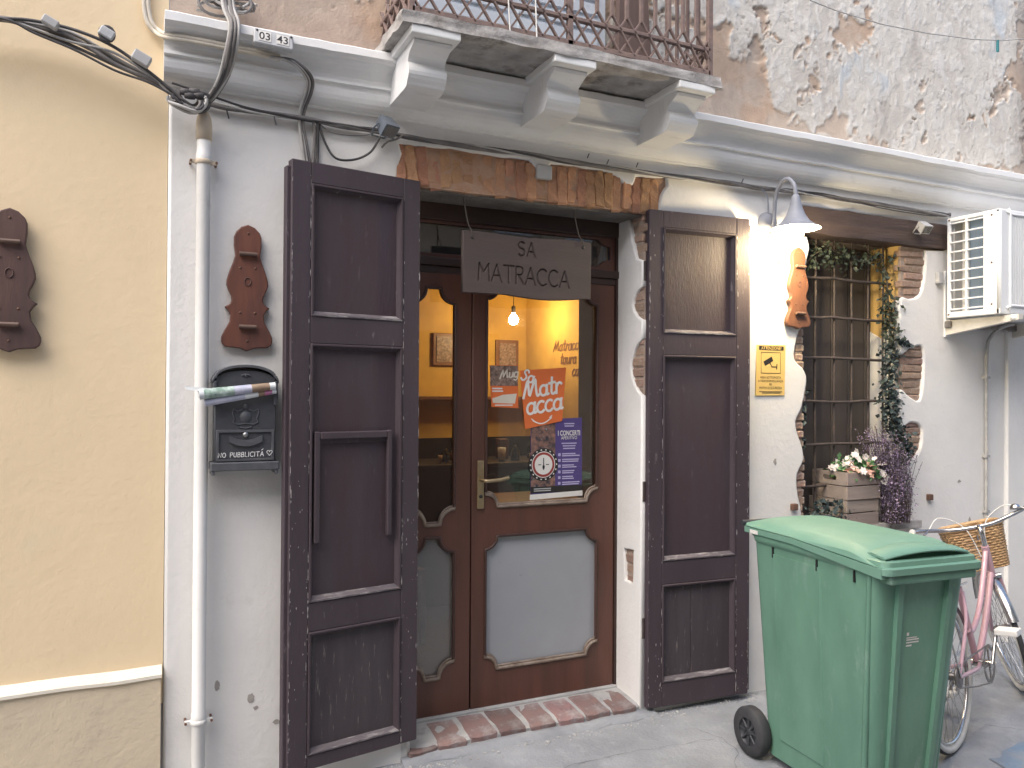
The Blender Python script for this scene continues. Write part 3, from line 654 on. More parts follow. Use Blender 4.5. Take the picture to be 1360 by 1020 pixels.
dxs = 0.0735; nb = int((RX1-RX0)/dxs); dxs = (RX1-RX0)/nb
dl_ = math.hypot(dxs, 0.108); dm = MB().box(-.0035, .0035, -.007, .007, 0, dl_*1.5).mesh('lattice_bar')
def frame_run(p, q, nseg):
    p = Vector(p); q = Vector(q); d = (q-p); L = d.length; d.normalize(); rz = math.atan2(d.y, d.x)
    for z, h, nm in ((ZB, 0.012, 'rail'), (ZM, 0.009, 'rail'), (ZT, 0.016, 'rail')):
        o = ob(nm, MB().box(0, L, -0.011, 0.011, -h, h, 0.003), 'iron', bal); o.location = (p.x, p.y, z); o.rotation_euler.z = rz
    for i in range(1, nseg):
        c = p+d*(L*i/nseg)
        o = link('baluster', balm, 'iron', bal); o.location = (c.x, c.y, ZB+0.155); o.rotation_euler.z = rz
    st = L/nseg; th = math.atan2(st, 0.108)
    for i in range(-1, nseg):
        for sgn in (1, -1):
            u0 = (i+.5)*st if sgn == 1 else L-(i+.5)*st
            # clip at both ends of the run
            t0 = 0.0; t1 = 1.5
            if sgn == 1:
                if u0 < 0: t0 = -u0/st
                if u0+1.5*st > L: t1 = (L-u0)/st
            else:
                if u0 > L: t0 = (u0-L)/st
                if u0-1.5*st < 0: t1 = u0/st
            if t1-t0 < 0.1: continue
            b0 = p+d*(u0+sgn*t0*st); o = link('lattice_bar', dm, 'iron', bal)
            o.location = (b0.x-d.y*0.004*sgn, b0.y+d.x*0.004*sgn, ZB+0.108*t0); o.rotation_euler = (0, th*sgn, rz); o.scale.z = (t1-t0)/1.5
frame_run((RX0, RY, 0), (RX1, RY, 0), nb)
frame_run((RX1, RY, 0), (RX1, 0.0, 0), 5); frame_run((RX0, 0.0, 0), (RX0, RY, 0), 5)
for X in (RX0, RX1, (RX0+RX1)/2-0.02): box('post', (X-0.011, X+0.011, RY-0.011, RY+0.011, 3.03, ZT), 'iron', bal)
# pale shutters of the balcony door behind the railing
bd = box('balcony_door', (1.02, 2.02, -0.012, 0.02, 3.03, 5.1), 'pale_shutter', H)
for k in range(2):
    for j in range(24):
        o = box('slat', (1.07+k*0.48, 1.49+k*0.48, -0.024, -0.010, 3.12+j*0.072, 3.17+j*0.072), 'pale_shutter', bd); o.rotation_euler.x = 0
pl_ = thing('leaning_plank', 'brown board leaning behind the balcony railing near its right corner', 'plank', (2.13, -0.10, 3.04))
ob('board', MB().loft([[(-.10, -.02, 0), (.10, -.02, 0), (.10, .02, 0), (-.10, .02, 0)], [(-.04, .06, 1.2), (.06, .06, 1.2), (.06, .09, 1.2), (-.04, .09, 1.2)]], sm=False), 'old_plank', pl_)
for X, L in ((1.42, 0.34), (1.30, 0.24)):
    single('hanging_string', MB().tube([(X, -0.425, 3.04+L), (X+0.012, -0.428, 3.04+L*0.5), (X+0.02, -0.428, 3.035)], 0.0035, 6), 'print_white', 'white string tied to the balcony railing'+(', the right one' if X > 1.4 else ', the left one'), 'string', 'strings on the railing')

# ------------------------------------------------------------------ yellow house on the left
Y = thing('yellow_house', 'cream yellow plastered house wall left of the white house', 'house', (-1.5, 0.01, 0), world=True)
ywm = MB().box(-6.0, 0.08, 0.012, 0.4, 0.4, 6.2)
ob('wall', ywm, 'yellow_plaster', Y)
pp = [(-0.022, -0.1), (-0.022, 0.512), (0.02, 0.512), (0.02, -0.1)]
ob('plinth', MB().prism_x(pp, -6.0, 0.073), 'yellow_plinth', Y)
cpr = []
for i in range(201):
    X = -6.0+6.076*i/200; e = 0.003*noise.noise((X*6, 0, 0))
    cpr.append([(X, -0.030+e, 0.508+e), (X, -0.030+e, 0.520+e), (X, 0.013, 0.546+e), (X, 0.02, 0.508)])
ob('plinth_cap', MB().loft(cpr, True, True, False), 'cream_cap_lit', Y)
# ------------------------------------------------------------------ house across the street (seen only as reflections)
O = thing('facing_house', 'house across the lane with white shutters, reflected in the transom glass', 'house', (1.5, -5.2, 0), world=True)
ob('wall', MB().box(-9, 14, -5.6, -5.2, -0.1, 6.4), 'ochre_facade', O)
ob('ledge', MB().box(-9, 14, -5.2, -5.08, 3.0, 3.15), 'white_mould', O)
for k, X in enumerate((-4.2, -1.6, 1.0, 3.4, 6.0, 8.6)):
    w_ = box('window', (X-0.5, X+0.5, -5.22, -5.17, 3.6, 5.4), 'room_dark', O)
    for s in (-1, 1): box('shutter', (X+s*0.78-0.27, X+s*0.78+0.27, -5.19, -5.14, 3.55, 5.45), 'pale_shutter', w_)
    if k % 2: box('door', (X-0.6, X+0.6, -5.22, -5.17, 0, 2.3), 'room_wood', O)
    else:
        w_ = box('window', (X-0.5, X+0.5, -5.22, -5.17, 1.0, 2.3), 'room_dark', O); box('sill', (X-0.6, X+0.6, -5.22, -5.12, 0.93, 1.0), 'white_mould', w_)
# ------------------------------------------------------------------ window: beam, boards, bars, sill
win = ob('window', MB().box(3.336, 4.139, 0.262, 0.285, 0.835, 2.49), 'beam', H)
xb = [3.336, 3.50, 3.655, 3.795, 3.935, 4.078, 4.139]
for a, b_ in zip(xb[:-1], xb[1:]): box('board', (a+0.003, b_-0.003, 0.245, 0.262, 0.84, 2.48), 'board', win, 0.004)
bmm = subdiv(MB().box(3.285, 4.495, -0.018, 0.125, 2.486, 2.632).mesh('beam'), 9)
rough(bmm, 0.010, 7); rough(bmm, 0.004, 30)
link('beam', bmm, 'beam', win)
for z in (2.263, 2.034, 1.797, 1.547, 1.298, 1.06):
    pts = [(3.30+0.86*i/10, 0.10+0.004*noise.noise((i, z, 0)), z+0.008*noise.noise((i*.6, z*3, 2))) for i in range(11)]
    ob('bar', MB().tube(pts, 0.0085, 7), 'bar_iron', win)
for x in (3.40, 3.528, 3.677, 3.817, 3.955, 4.08):
    pts = [(x+0.006*noise.noise((i*.6, x*3, 5)), 0.113, 0.80+1.70*i/10) for i in range(11)]
    ob('bar', MB().tube(pts, 0.0065, 7), 'bar_iron', win)
sl = subdiv(MB().box(3.30, 4.24, -0.035, 0.26, 0.795, 0.838).mesh('sill'), 6); rough(sl, 0.005, 12)
link('sill', sl, 'stone', win)
# right reveal of the window: white below, ochre above
rw = flat('window_reveal', [wobble([(0.03, 0.83), (0.25, 0.83), (0.25, 1.98), (0.17, 1.93), (0.10, 2.0), (0.03, 1.90)], 0.03, 0.006, 2.0)], 4.125, 4.145, 'white_plaster', H, bev=0.004, plane='yz')
flat('window_reveal', [wobble([(0.03, 1.86), (0.25, 1.86), (0.25, 2.49), (0.03, 2.49)], 0.03, 0.004, 2.0)], 4.13, 4.15, 'reveal_yellow', H, plane='yz', label='ochre painted upper part of the window reveal')
bp1 = ob('brick_patch', MB().box(4.122, 4.34, 0.022, 0.04, 1.1, 2.48), 'mortar_pink', H)
layb = [brick_mesh('brick', 0.20, 0.05, 0.040, 50+i) for i in range(5)]
z = 1.13; k = 0
while z < 2.46:
    b = link('brick', layb[k % 5], 'brick_pink', bp1); b.location = (4.215+(0.03 if k % 2 else -0.006)+random.uniform(-.01, .01), 0.041+random.uniform(-.005, .005), z)
    b.rotation_euler = (random.uniform(-.08, .08), random.uniform(-.035, .035), random.uniform(-.05, .05)); z += random.uniform(0.042, 0.052); k += 1
bp2 = ob('brick_patch', MB().box(3.22, 3.333, 0.022, 0.04, 0.84, 2.48), 'mortar_pink', H)
z = 0.86; k = 0
while z < 2.46:
    b = link('brick', layb[(k+2) % 5], 'brick_pink', bp2); b.location = (3.252+random.uniform(-.014, .012), 0.041+random.uniform(-.005, .005), z)
    b.rotation_euler = (random.uniform(-.08, .08), random.uniform(-.04, .04), random.uniform(-.05, .05)); z += random.uniform(0.042, 0.052); k += 1
for (x, z, w) in ((3.249, 0.969, 'left'), (4.341, 0.966, 'right')):
    single('rusty_bolt', MB().box(x-0.019, x+0.019, -0.022, 0.004, z-0.018, z+0.018, 0.005), 'rust', 'small rusty square bolt end on the white wall '+w+' of the window', 'bolt', 'bolts beside the window')

# ------------------------------------------------------------------ door
DY = 0.23
fr = MB()
fr.box(1.05, 1.075, DY-0.01, DY+0.07, 0.06, 2.49).box(2.236, 2.262, DY-0.012, DY+0.07, 0.06, 2.49)
fr.box(1.05, 2.262, DY-0.016, DY+0.07, 2.40, 2.492, 0.004).box(1.05, 2.262, DY-0.02, DY+0.06, 2.185, 2.225, 0.008).box(1.05, 2.262, DY-0.008, DY+0.06, 2.150, 2.186, 0.004)
dfr = ob('door_frame', fr, 'door_dark', H)
flat('transom_rail', [[(1.07, 2.222), (2.24, 2.222), (2.24, 2.402), (1.07, 2.402)], [(1.10, 2.245), (2.135, 2.245), (2.17, 2.275), (2.21, 2.285), (2.21, 2.35), (2.17, 2.36), (2.135, 2.385), (1.10, 2.385)]], DY, DY+0.03, 'door_wood', dfr, bev=0.004)
box('pane', (1.08, 2.23, DY+0.016, DY+0.020, 2.23, 2.395), 'glass', dfr)
def bitten(x0, x1, z0, z1, r, n=7, step=0.010):
    """rectangle whose corners are quarter circles bitten inwards with a small step"""
    pts = []
    for cx, cz, a0 in ((x0, z0, 90), (x1, z0, 180), (x1, z1, 270), (x0, z1, 0)):
        sx = 1 if cx == x0 else -1; sz = 1 if cz == z0 else -1
        seg = [(cx+r*math.cos(R(a0-90*i/n)), cz+r*math.sin(R(a0-90*i/n))) for i in range(n+1)]
        if (a0 == 90): seg = [(cx, cz+r+step)]+seg+[(cx+r+step, cz)]
        elif a0 == 180: seg = [(cx-r-step, cz)]+seg+[(cx, cz+r+step)]
        elif a0 == 270: seg = [(cx, cz-r-step)]+seg+[(cx-r-step, cz)]
        else: seg = [(cx+r+step, cz)]+seg+[(cx, cz-r-step)]
        pts += seg
    return pts
def leaf(x0, x1, panes, r, label):
    outer = [(x0, 0.072), (x1, 0.072), (x1, 2.150), (x0, 2.150)]
    holes = [bitten(a, b_, c, d, r) for a, b_, c, d, _ in panes]
    lf = flat('door_leaf', [outer]+holes, DY-0.004, DY+0.036, 'door_wood', H, bev=0.003, label=label)
    for (a, b_, c, d, m), h in zip(panes, holes):
        n_ = len(h); lowset = [i for i in range(n_) if h[i][1] < c+r+0.02]
        k = n_//4
        low = [h[i] for i in list(range(0, 2*k))]; hi = [h[i % n_] for i in range(2*k-1, 4*k+1)]
        ob('bead', MB().tube([(u, DY-0.006, v) for u, v in low], 0.0085, 6).tube([(u*0.985+0.015*(a+b_)/2, DY+0.004, v+0.010) for u, v in low], 0.006, 6), 'bead_dust', lf, label='pale dusty lower moulding of the glass')
        ob('bead', MB().tube([(u, DY-0.004, v) for u, v in hi], 0.008, 6), 'bead_wood', lf)
        box('pane', (a-0.006, b_+0.006, DY+0.014, DY+0.018, c-0.006, d+0.006), m, lf)
    return lf
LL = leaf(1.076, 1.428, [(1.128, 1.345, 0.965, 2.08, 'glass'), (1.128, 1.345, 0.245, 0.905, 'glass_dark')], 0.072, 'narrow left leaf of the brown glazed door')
LR = leaf(1.434, 2.234, [(1.507, 2.130, 1.035, 2.105, 'glass'), (1.507, 2.130, 0.250, 0.892, 'frosted')], 0.062, 'wide right leaf of the brown glazed door with grey lower pane')
hp = MB().box(1.458, 1.494, DY-0.016, DY-0.004, 1.03, 1.262, 0.005)
hnd = ob('handle_plate', hp, 'brass', LR)
ob('lever', MB().tube(smooth([(1.476, DY-0.012, 1.168), (1.478, DY-0.055, 1.168), (1.50, DY-0.066, 1.168), (1.56, DY-0.068, 1.172), (1.60, DY-0.066, 1.180)], 4), 0.0085, 8), 'brass', LR)
ob('keyhole', MB().lathe([(0.0, -0.022), (0.008, -0.022), (0.009, -0.014)], (1.476, DY, 1.09), 'y', 12), 'black_plastic', LR)

# ------------------------------------------------------------------ room behind the door
room = ob('room', MB().box(0.55, 0.60, 0.42, 3.2, 0.0, 2.9).box(0.6, 3.2, 3.15, 3.2, 0, 2.9).box(3.15, 3.2, 0.42, 3.15, 0, 2.9).box(0.6, 3.15, 0.42, 3.15, 2.75, 2.8).box(0.55, 1.02, 0.401, 0.42, 0, 2.8).box(2.30, 3.2, 0.401, 0.42, 0, 2.8).box(1.02, 2.30, 0.401, 0.42, 2.54, 2.8), 'room_yellow')
room['kind'] = 'structure'
rf = box('room_floor', (0.55, 3.2, 0.262, 3.2, -0.002, 0.03), 'room_floor'); rf['kind'] = 'structure'
pd = bpy.data.lights.new('room_bulb_light', 'POINT'); pd.energy = 8.5; pd.color = (1.0, 0.72, 0.36); pd.shadow_soft_size = 0.05
hl = thing('hanging_bulb', 'bare glowing bulb hanging inside behind the door glass', 'lamp', (2.763, 2.6, 2.18), world=True)
ob('bulb', MB().lathe([(0.0, -0.042), (0.022, -0.036), (0.038, -0.016), (0.040, 0.004), (0.030, 0.028), (0.014, 0.048), (0.013, 0.06)], (2.763, 2.6, 2.18), 'z', 16), 'bulb_room', hl)
ob('socket', MB().lathe([(0.016, 0.055), (0.018, 0.11), (0.003, 0.12), (0.003, 0.57)], (2.763, 2.6, 2.18), 'z', 10), 'room_dark', hl)
plo = bpy.data.objects.new('room_bulb_light', pd); col.objects.link(plo); plo.parent = hl; plo.location = (0, -0.12, -0.02)
ct = thing('bar_counter', 'dark bar counter seen through the door glass', 'counter', (2.3, 2.4, 0.03), world=True)
ob('body', MB().box(0.95, 3.1, 2.15, 2.6, 0.03, 1.02), 'room_dark', ct); ob('top', MB().box(0.92, 3.12, 2.08, 2.65, 1.02, 1.06, 0.008), 'room_dark', ct)
box('back_shelf', (1.3, 3.1, 2.62, 2.64, 1.06, 1.22), 'room_dark', ct)
rb = box('dark_backing', (1.02, 2.4, 0.45, 0.75, 2.20, 2.75), 'room_dark', room)  # added dark block behind the transom so its glass shows reflections
for i in range(5):
    X = 1.80+i*0.26+random.uniform(-.03, .03); h_ = random.uniform(.10, .17)
    single('bottle', MB().lathe([(0.0, 0), (0.036, 0.002), (0.036, h_*.6), (0.013, h_*.78), (0.013, h_), (0, h_)], (X, 2.3+random.uniform(-.1, .15), 1.061), 'z', 10), 'bottle_glass',
           ('first', 'second', 'third', 'fourth', 'fifth')[i]+' dark bottle from the left on the bar counter inside', 'bottle', 'bottles on the counter')
for i in range(14):
    X = 1.35+i*0.125+random.uniform(-.03, .03); w_ = random.uniform(.03, .07); h_ = random.uniform(.05, .16)
    k = i % 3; nm = ('drinking_glass', 'small_box', 'cup')[k]
    o_ = MB().lathe([(0, 0), (w_*.4, 0), (w_*.5, h_), (w_*.45, h_), (0, .01)], (X, 2.2, 1.061), 'z', 10) if k != 1 else MB().box(X-w_, X+w_, 2.38, 2.46, 1.061, 1.061+h_, .004)
    single(nm, o_, ('grip_white', 'room_wood', 'brass')[k], ('pale glass', 'small wooden box', 'brassy cup')[k]+' on the bar counter inside, '+('first', 'second', 'third', 'fourth', 'fifth')[i//3]+' of its kind from the left', ('glass', 'box', 'cup')[k], 'clutter on the counter')
tb = thing('wooden_table', 'small wooden table just inside the door', 'table', (2.35, 1.35, 0.03), world=True)
ob('top', MB().box(1.95, 2.95, 1.05, 1.65, 0.86, 0.90, 0.006), 'room_wood', tb)
for sx in (2.0, 2.9):
    for sy in (1.1, 1.6): box('leg', (sx-.025, sx+.025, sy-.025, sy+.025, 0.03, 0.86), 'room_wood', tb)
for i, (x, z, w, h_) in enumerate(((2.35, 1.95, .20, .28), (2.95, 1.9, .22, .3), (1.75, 1.85, .2, .26), (2.62, 1.55, .26, .2), (1.45, 1.6, .22, .3))):
    pf = thing('framed_picture', ['dark framed picture on the yellow back wall, near the bulb', 'dark framed picture at the right end of the back wall', 'dark framed picture left of the bulb on the back wall', 'low wide framed picture on the back wall', 'framed picture on the back wall seen through the left door pane'][i], 'picture', (x, 3.149, z-h_/2), world=True)
    ob('frame', MB().box(x-w/2, x+w/2, 3.12, 3.148, z-h_/2, z+h_/2, 0.006), 'room_wood', pf); box('print', (x-w/2+.03, x+w/2-.03, 3.114, 3.118, z-h_/2+.03, z+h_/2-.03), 'print_photo', pf)
wr = MB()
for t, z, y0_ in ((['Mm', 'a', 't', 'r', 'a', 'c', 'c', 'a'], 1.93, 2.62), (['t', 'a', 'u', 'r', 'a'], 1.82, 2.50), (['c', 'a', 'r', 'a'], 1.72, 2.30)):
    ps, wd = stroke_paths(t, 0.085, 0.25, 0.1)
    tmp = MB()
    for p in ps: ribbon(tmp, [(u, v+z) for u, v in p], 0.013, 0.002, 0.0)
    wr.add([(3.146+a[1], y0_-a[0], a[2]) for a in tmp.v], tmp.f)
box('inner_jamb', (2.302, 2.42, 0.425, 0.72, 0.031, 2.55), 'inner_grey', room)
for k, (y, z, w, h_) in enumerate(((1.35, 1.55, .30, .40), (1.75, 1.95, .26, .20), (2.75, 1.50, .30, .22))): box('poster', (3.143, 3.149, y-w/2, y+w/2, z-h_/2, z+h_/2), ('room_wood', 'print_photo', 'print_photo')[k], room)
box('wall_shelf', (1.9, 3.1, 2.98, 3.14, 1.52, 1.545), 'room_wood', room)
ob('wall_writing', wr, 'room_wood', room)
for i, (x, y) in enumerate(((1.35, 1.5), (1.1, 2.0))):
    ch = thing('wooden_chair', ['wooden chair inside, nearest the left door pane', 'wooden chair inside, further behind the left pane'][i], 'chair', (x, y, 0.03), R(20+60*i))
    box('seat', (-.2, .2, -.2, .2, .43, .46), 'room_wood', ch); box('backrest', (-.2, .2, .17, .20, .62, .9), 'room_wood', ch)
    for sx in (-.18, .18):
        for sy in (-.18, .18): box('leg', (sx-.018, sx+.018, sy-.018, sy+.018, 0, .9 if sy > 0 else .43), 'room_wood', ch)

# ------------------------------------------------------------------ shutters
def shutter(w, label, loc, ang, z0, flip, seed):
    """local x from hinge outwards, front face at y = 0 looking to -y, back at y = +0.045"""
    s = thing('wooden_shutter', label, 'shutter', (loc[0], loc[1], z0), 0)
    s.rotation_euler.z = ang
    sg = -1 if flip else 1
    H_ = 2.505-z0; T = 0.042
    def bx(name, x0, x1, a, b_, y0, y1, m, parent, bev=0.003):
        xx = sorted((sg*x0, sg*x1)); return box(name, (xx[0], xx[1], y0, y1, a-z0, b_-z0), m, parent, bev)
    sw = 0.082
    zz = [z0, 0.148, 0.635, 0.752, 1.782, 1.890, 2.420, 2.505]
    bx('stile', 0, sw, z0, 2.505, 0, T, 'shutter', s, 0.004); bx('stile', w-sw, w, z0, 2.505, 0, T, 'shutter', s, 0.004)
    bx('rabbet', w-0.004, w+0.016, z0+0.012, 2.478, 0.012, T+0.004, 'shutter_worn' if False else 'shutter', s, 0.003)
    for a, b_ in ((zz[0], zz[1]), (zz[2], zz[3]), (zz[4], zz[5]), (zz[6], zz[7])): bx('rail', sw-0.001, w-sw+0.001, a, b_, 0.0008, T-0.001, 'shutter', s, 0.003)
    for pi_, (a, b_) in enumerate(((zz[1], zz[2]), (zz[3], zz[4]), (zz[5], zz[6]))):
        pm_ = 'shutter_lower' if pi_ == 0 else 'shutter_panel'
        if pi_ == 0 and not flip:
            c_ = sw+(w-2*sw)*0.42
            pn_ = bx('panel', sw-0.004, c_-0.0012, a-0.004, b_+0.004, 0.022, 0.034, pm_, s, 0.002); bx('panel', c_+0.0012, w-sw+0.004, a-0.004, b_+0.004, 0.0225, 0.034, pm_, s, 0.002)
        else: pn_ = bx('panel', sw-0.004, w-sw+0.004, a-0.004, b_+0.004, 0.022, 0.034, pm_, s, 0.002)
        mw = 0.022
        X = (sw, sw+mw, w-sw-mw, w-sw); Z = (a-z0, a-z0+mw, b_-z0-mw, b_-z0)
        def strip(p, m):
            # p: four (x,z) corners: outer a, outer b, inner b, inner a ; stepped ogee from face to panel
            (ax, az), (bx_, bz), (cx, cz), (dx, dz) = p
            prof_ = ((0, 0.001), (0.15, -0.004), (0.4, -0.004), (0.55, 0.006), (0.8, 0.014), (1.0, 0.0215))
            vs = []; k = len(prof_)
            for t, y in prof_:
                vs.append((sg*(ax+(dx-ax)*t), y, az+(dz-az)*t)); vs.append((sg*(bx_+(cx-bx_)*t), y, bz+(cz-bz)*t))
            fs = [(2*i, 2*i+1, 2*i+3, 2*i+2) for i in range(k-1)]
            vs += [(sg*ax, 0.0225, az), (sg*bx_, 0.0225, bz)]; fs += [(2*k, 2*k+1, 1, 0), (2*k, 2*k-2, 2*k-1, 2*k+1)]
            mb = MB(); mb.add(vs, fs); ob('moulding', mb, m, s)
        strip(((X[0], Z[0]), (X[3], Z[0]), (X[2], Z[1]), (X[1], Z[1])), 'shutter_worn')
        strip(((X[0], Z[3]), (X[3], Z[3]), (X[2], Z[2]), (X[1], Z[2])), 'shutter')
        strip(((X[0], Z[0]), (X[0], Z[3]), (X[1], Z[2]), (X[1], Z[1])), 'shutter')
        strip(((X[3], Z[0]), (X[3], Z[3]), (X[2], Z[2]), (X[2], Z[1])), 'shutter')
    # scraped paint chips on stiles
    chips = MB(); rr = random.Random(seed)
    for i in range(150):
        e = rr.random()
        if e < 0.72: x = rr.choice((0.004, sw-0.004, w-sw+0.006, w-0.005))+rr.uniform(-.004, .004)
        else: x = rr.choice((rr.uniform(0.005, sw-.006), rr.uniform(w-sw+.006, w-.006)))
        zc = (rr.random()**1.5)*H_*0.97+0.02 if not flip or e < .72 else rr.uniform(.1, .5)*H_
        sx = rr.uniform(.0008, .0026); sz = sx*rr.uniform(1, 7)*(0.6 if e > .72 else 1.2)
        n_ = 6; a0 = rr.random()*6
        po = [(sg*(x+sx*math.cos(a0+j*2*PI/n_)*rr.uniform(.5, 1.2)), -0.0012, zc+sz*math.sin(a0+j*2*PI/n_)*rr.uniform(.5, 1.2)) for j in range(n_)]
        if all(0.001 < sg*p[0] < w-0.001 and 0.003 < p[2] < H_-0.003 for p in po): chips.add(po, [tuple(range(n_))])
    for xe in (0.003, w-0.004, sw-0.003, w-sw+0.003):
        zc = 0.02
        while zc < H_-0.1:
            L_ = rr.uniform(.006, .05); dn = noise.noise((zc*2.3, seed*3.3+xe*9, 0))
            if dn > 0.02 and zc+L_ < H_-0.01:
                hw_ = rr.uniform(.0007, .0020); k_ = max(2, int(L_/.008)); Lp = []; Rp = []
                for q_ in range(k_+1):
                    zz_ = zc+L_*q_/k_; a_ = hw_*rr.uniform(.3, 1.4)*(0.2 if q_ in (0, k_) else 1); Lp.append((sg*(xe-a_), -0.0013, zz_)); Rp.append((sg*(xe+a_), -0.0013, zz_))
                chips.add(Lp+Rp, [(q_, q_+1, k_+2+q_, k_+1+q_) for q_ in range(k_)])
            zc += L_+rr.uniform(.004, .05)
    c = ob('paint_chips', chips, 'chip', s); c['kind'] = 'stuff'
    # hinges
    for z in (0.42, 1.1, 2.2):
        ob('hinge', MB().tube([(sg*-0.008, 0.035, z-z0-0.05), (sg*-0.008, 0.035, z-z0+0.05)], 0.010, 8), 'bar_iron', s)
    return s
mat('chip', (0.42, 0.40, 0.40), 0.8, (0.30, 0.26, 0.24), 0.8, 30, bump=0)
SL = shutter(0.572, 'dark brown panelled shutter left of the door with an upside down U bar', (1.085, -0.022), math.atan2(0.10, 0.55), 0.092, True, 3)
SR = shutter(0.604, 'dark brown panelled shutter right of the door, scuffed near the bottom', (2.272, -0.030), math.atan2(-0.04, 0.61), 0.028, False, 9)
# inverted U bar on the left shutter
ub = MB(); zb = 0.092
ub.box(-0.470, -0.446, -0.004, 0.018, 0.985-zb, 1.43-zb, 0.004).box(-0.150, -0.128, -0.004, 0.018, 0.985-zb, 1.43-zb, 0.004).box(-0.446, -0.150, -0.0045, 0.018, 1.398-zb, 1.428-zb, 0.004)
ub.box(-0.462, -0.140, 0.014, 0.024, 1.380-zb, 1.40-zb, 0.002)
ob('latch_bar', ub, 'shutter', SL)

# ------------------------------------------------------------------ hanging sign with carved letters
SG = thing('hanging_sign', 'brown wooden sign board carved SA MATRACCA hanging over the door', 'sign', (1.632, 0.03, 2.035), world=True)
bot = [(1.300+0.667*t, 2.040+0.004*math.sin(t*PI)**2*(-1 if t > .35 else .2)+0.004*t-0.012*max(0, math.sin((t-.35)*PI/.65))**1.5*(t > .35)) for t in [i/24 for i in range(25)]]
top = [(1.967-0.667*t, 2.318+0.004*math.sin(t*9)) for t in [i/12 for i in range(13)]]
sgm = flat_mesh('board', [bot+top], 0.02, 0.048, 0.003)
cut = MB()
def vcut(mb, p, q, w, y, d):
    p = Vector(p); q = Vector(q); dd = (q-p).normalized(); n_ = Vector((-dd.y, dd.x)); p = p-dd*w*0.25; q = q+dd*w*0.25
    vs = []
    for c in (p, q):
        a = c+n_*w/2; b_ = c-n_*w/2
        vs += [(a.x, y-0.004, a.y), (b_.x, y-0.004, b_.y), (b_.x, y+0.0005, b_.y), (c.x, y+d, c.y), (a.x, y+0.0005, a.y)]
    mb.add(vs, [(0, 1, 2, 3, 4), (9, 8, 7, 6, 5)]+[(i, 5+i, 5+(i+1) % 5, (i+1) % 5) for i in range(5)])
so = link('board', sgm, 'sign_wood', SG)
gro = []
for t, x, z, h_, gp in (('SA', 1.575, 2.226, 0.066, .18), ('MATRACCA', 1.375, 2.100, 0.078, .13)):
    ps, wd = stroke_paths(t, h_, 0.0, gp, 0.93)
    for p in ps:
        for a, b_ in zip(p[:-1], p[1:]): gro.append(((a[0]+x, a[1]+z+(a[0]*-0.02)), (b_[0]+x, b_[1]+z+(b_[0]*-0.02))))
cmb = MB()
cutters = []
for a, b_ in gro:
    m1 = MB(); vcut(m1, a, b_, 0.0115, 0.02, 0.0085); cutters.append(m1)
# sequential carving in small batches (a union of overlapping grooves)
def carve(me, cutters):
    base = bpy.data.objects.new('carve_base', me); col.objects.link(base)
    cc = bpy.data.collections.new('carve_tools'); tmp = []
    for c in cutters:
        o = bpy.data.objects.new('carve_tool', c.mesh('carve_tool')); cc.objects.link(o); tmp.append(o)
    md = base.modifiers.new('b', 'BOOLEAN'); md.operand_type = 'COLLECTION'; md.collection = cc; md.operation = 'DIFFERENCE'; md.solver = 'EXACT'; md.use_self = True
    col.children.link(cc)
    dg = bpy.context.evaluated_depsgraph_get(); res = bpy.data.meshes.new_from_object(base.evaluated_get(dg))
    bpy.data.objects.remove(base)
    for o in tmp: bpy.data.objects.remove(o)
    bpy.data.collections.remove(cc)
    return res
res = carve(sgm, cutters)
if len(res.polygons) > 100: so.data = res; 
res.materials.clear(); res.materials.append(MATS['sign_wood'])
for i, (x, z) in enumerate(((1.345, 2.292), (1.922, 2.292))):
    ob('hole', MB().lathe([(0, 0.0185), (0.009, 0.0185), (0.010, 0.022)], (x, 0, z), 'y', 12), 'black_print', SG)
    ob('rope', MB().tube(smooth([(x, 0.012, z), (x-0.006, 0.018, z+0.03), (x-0.012, 0.045, z+0.07), (x-0.03, 0.06, 2.482)], 4), 0.0028, 6).tube(smooth([(x, 0.03, z+0.012), (x+0.004, 0.05, z+0.04), (x-0.012, 0.05, z+0.075), (x-0.028, 0.065, 2.482)], 4), 0.0025, 6), 'rope', SG)
# ------------------------------------------------------------------ posters on the door glass
GY = DY+0.0135
def quad_plate(name, pts, y, m, parent, th=0.0008):
    return flat(name, [pts], y-th, y, m, parent)
def lines(parent, m, x0, x1, z, h, y, n, gap, rr, centre=False):
    for i in range(n):
        L = (x1-x0)*rr.uniform(.55, 1.0); a = x0+(x1-x0-L)/2 if centre else x0
        box('printed_line', (a, a+L, y-0.0004, y, z-i*gap-h, z-i*gap), m, parent)
rr = random.Random(4)
po = thing('concert_poster', 'purple concert programme poster taped low on the right door pane', 'poster', (1.90, GY, 1.055), world=True)
quad_plate('sheet', [(1.757, 1.066), (2.052, 1.060), (2.050, 1.462), (1.756, 1.452)], GY-0.0002, 'violet_print', po)
quad_plate('photo', [(1.758, 1.118), (1.895, 1.118), (1.895, 1.450), (1.758, 1.448)], GY-0.0012, 'print_photo2', po, 0.0004)
quad_plate('footer', [(1.758, 1.086), (2.051, 1.086), (2.051, 1.118), (1.758, 1.118)], GY-0.0012, 'black_print', po, 0.0004)
quad_plate('sponsor_strip', [(1.752, 1.054), (2.055, 1.062), (2.055, 1.088), (1.752, 1.080)], GY-0.0016, 'print_white', po, 0.0004)
def txt(s, size, y, x, z, m, parent, name='lettering', **k): return link(name, text_mesh(s, size, y, x, z, **k), m, parent)
txt('I CONCERTI', 0.036, GY-0.0019, 1.974, 1.372, 'print_white', po, bold=0.0006, sx=0.66)
txt('APERITIVO', 0.023, GY-0.0019, 1.975, 1.352, 'print_white', po, sx=0.85)
lines(po, 'lilac_print', 1.93, 2.02, 1.435, 0.006, GY-0.0016, 2, 0.012, rr, True)
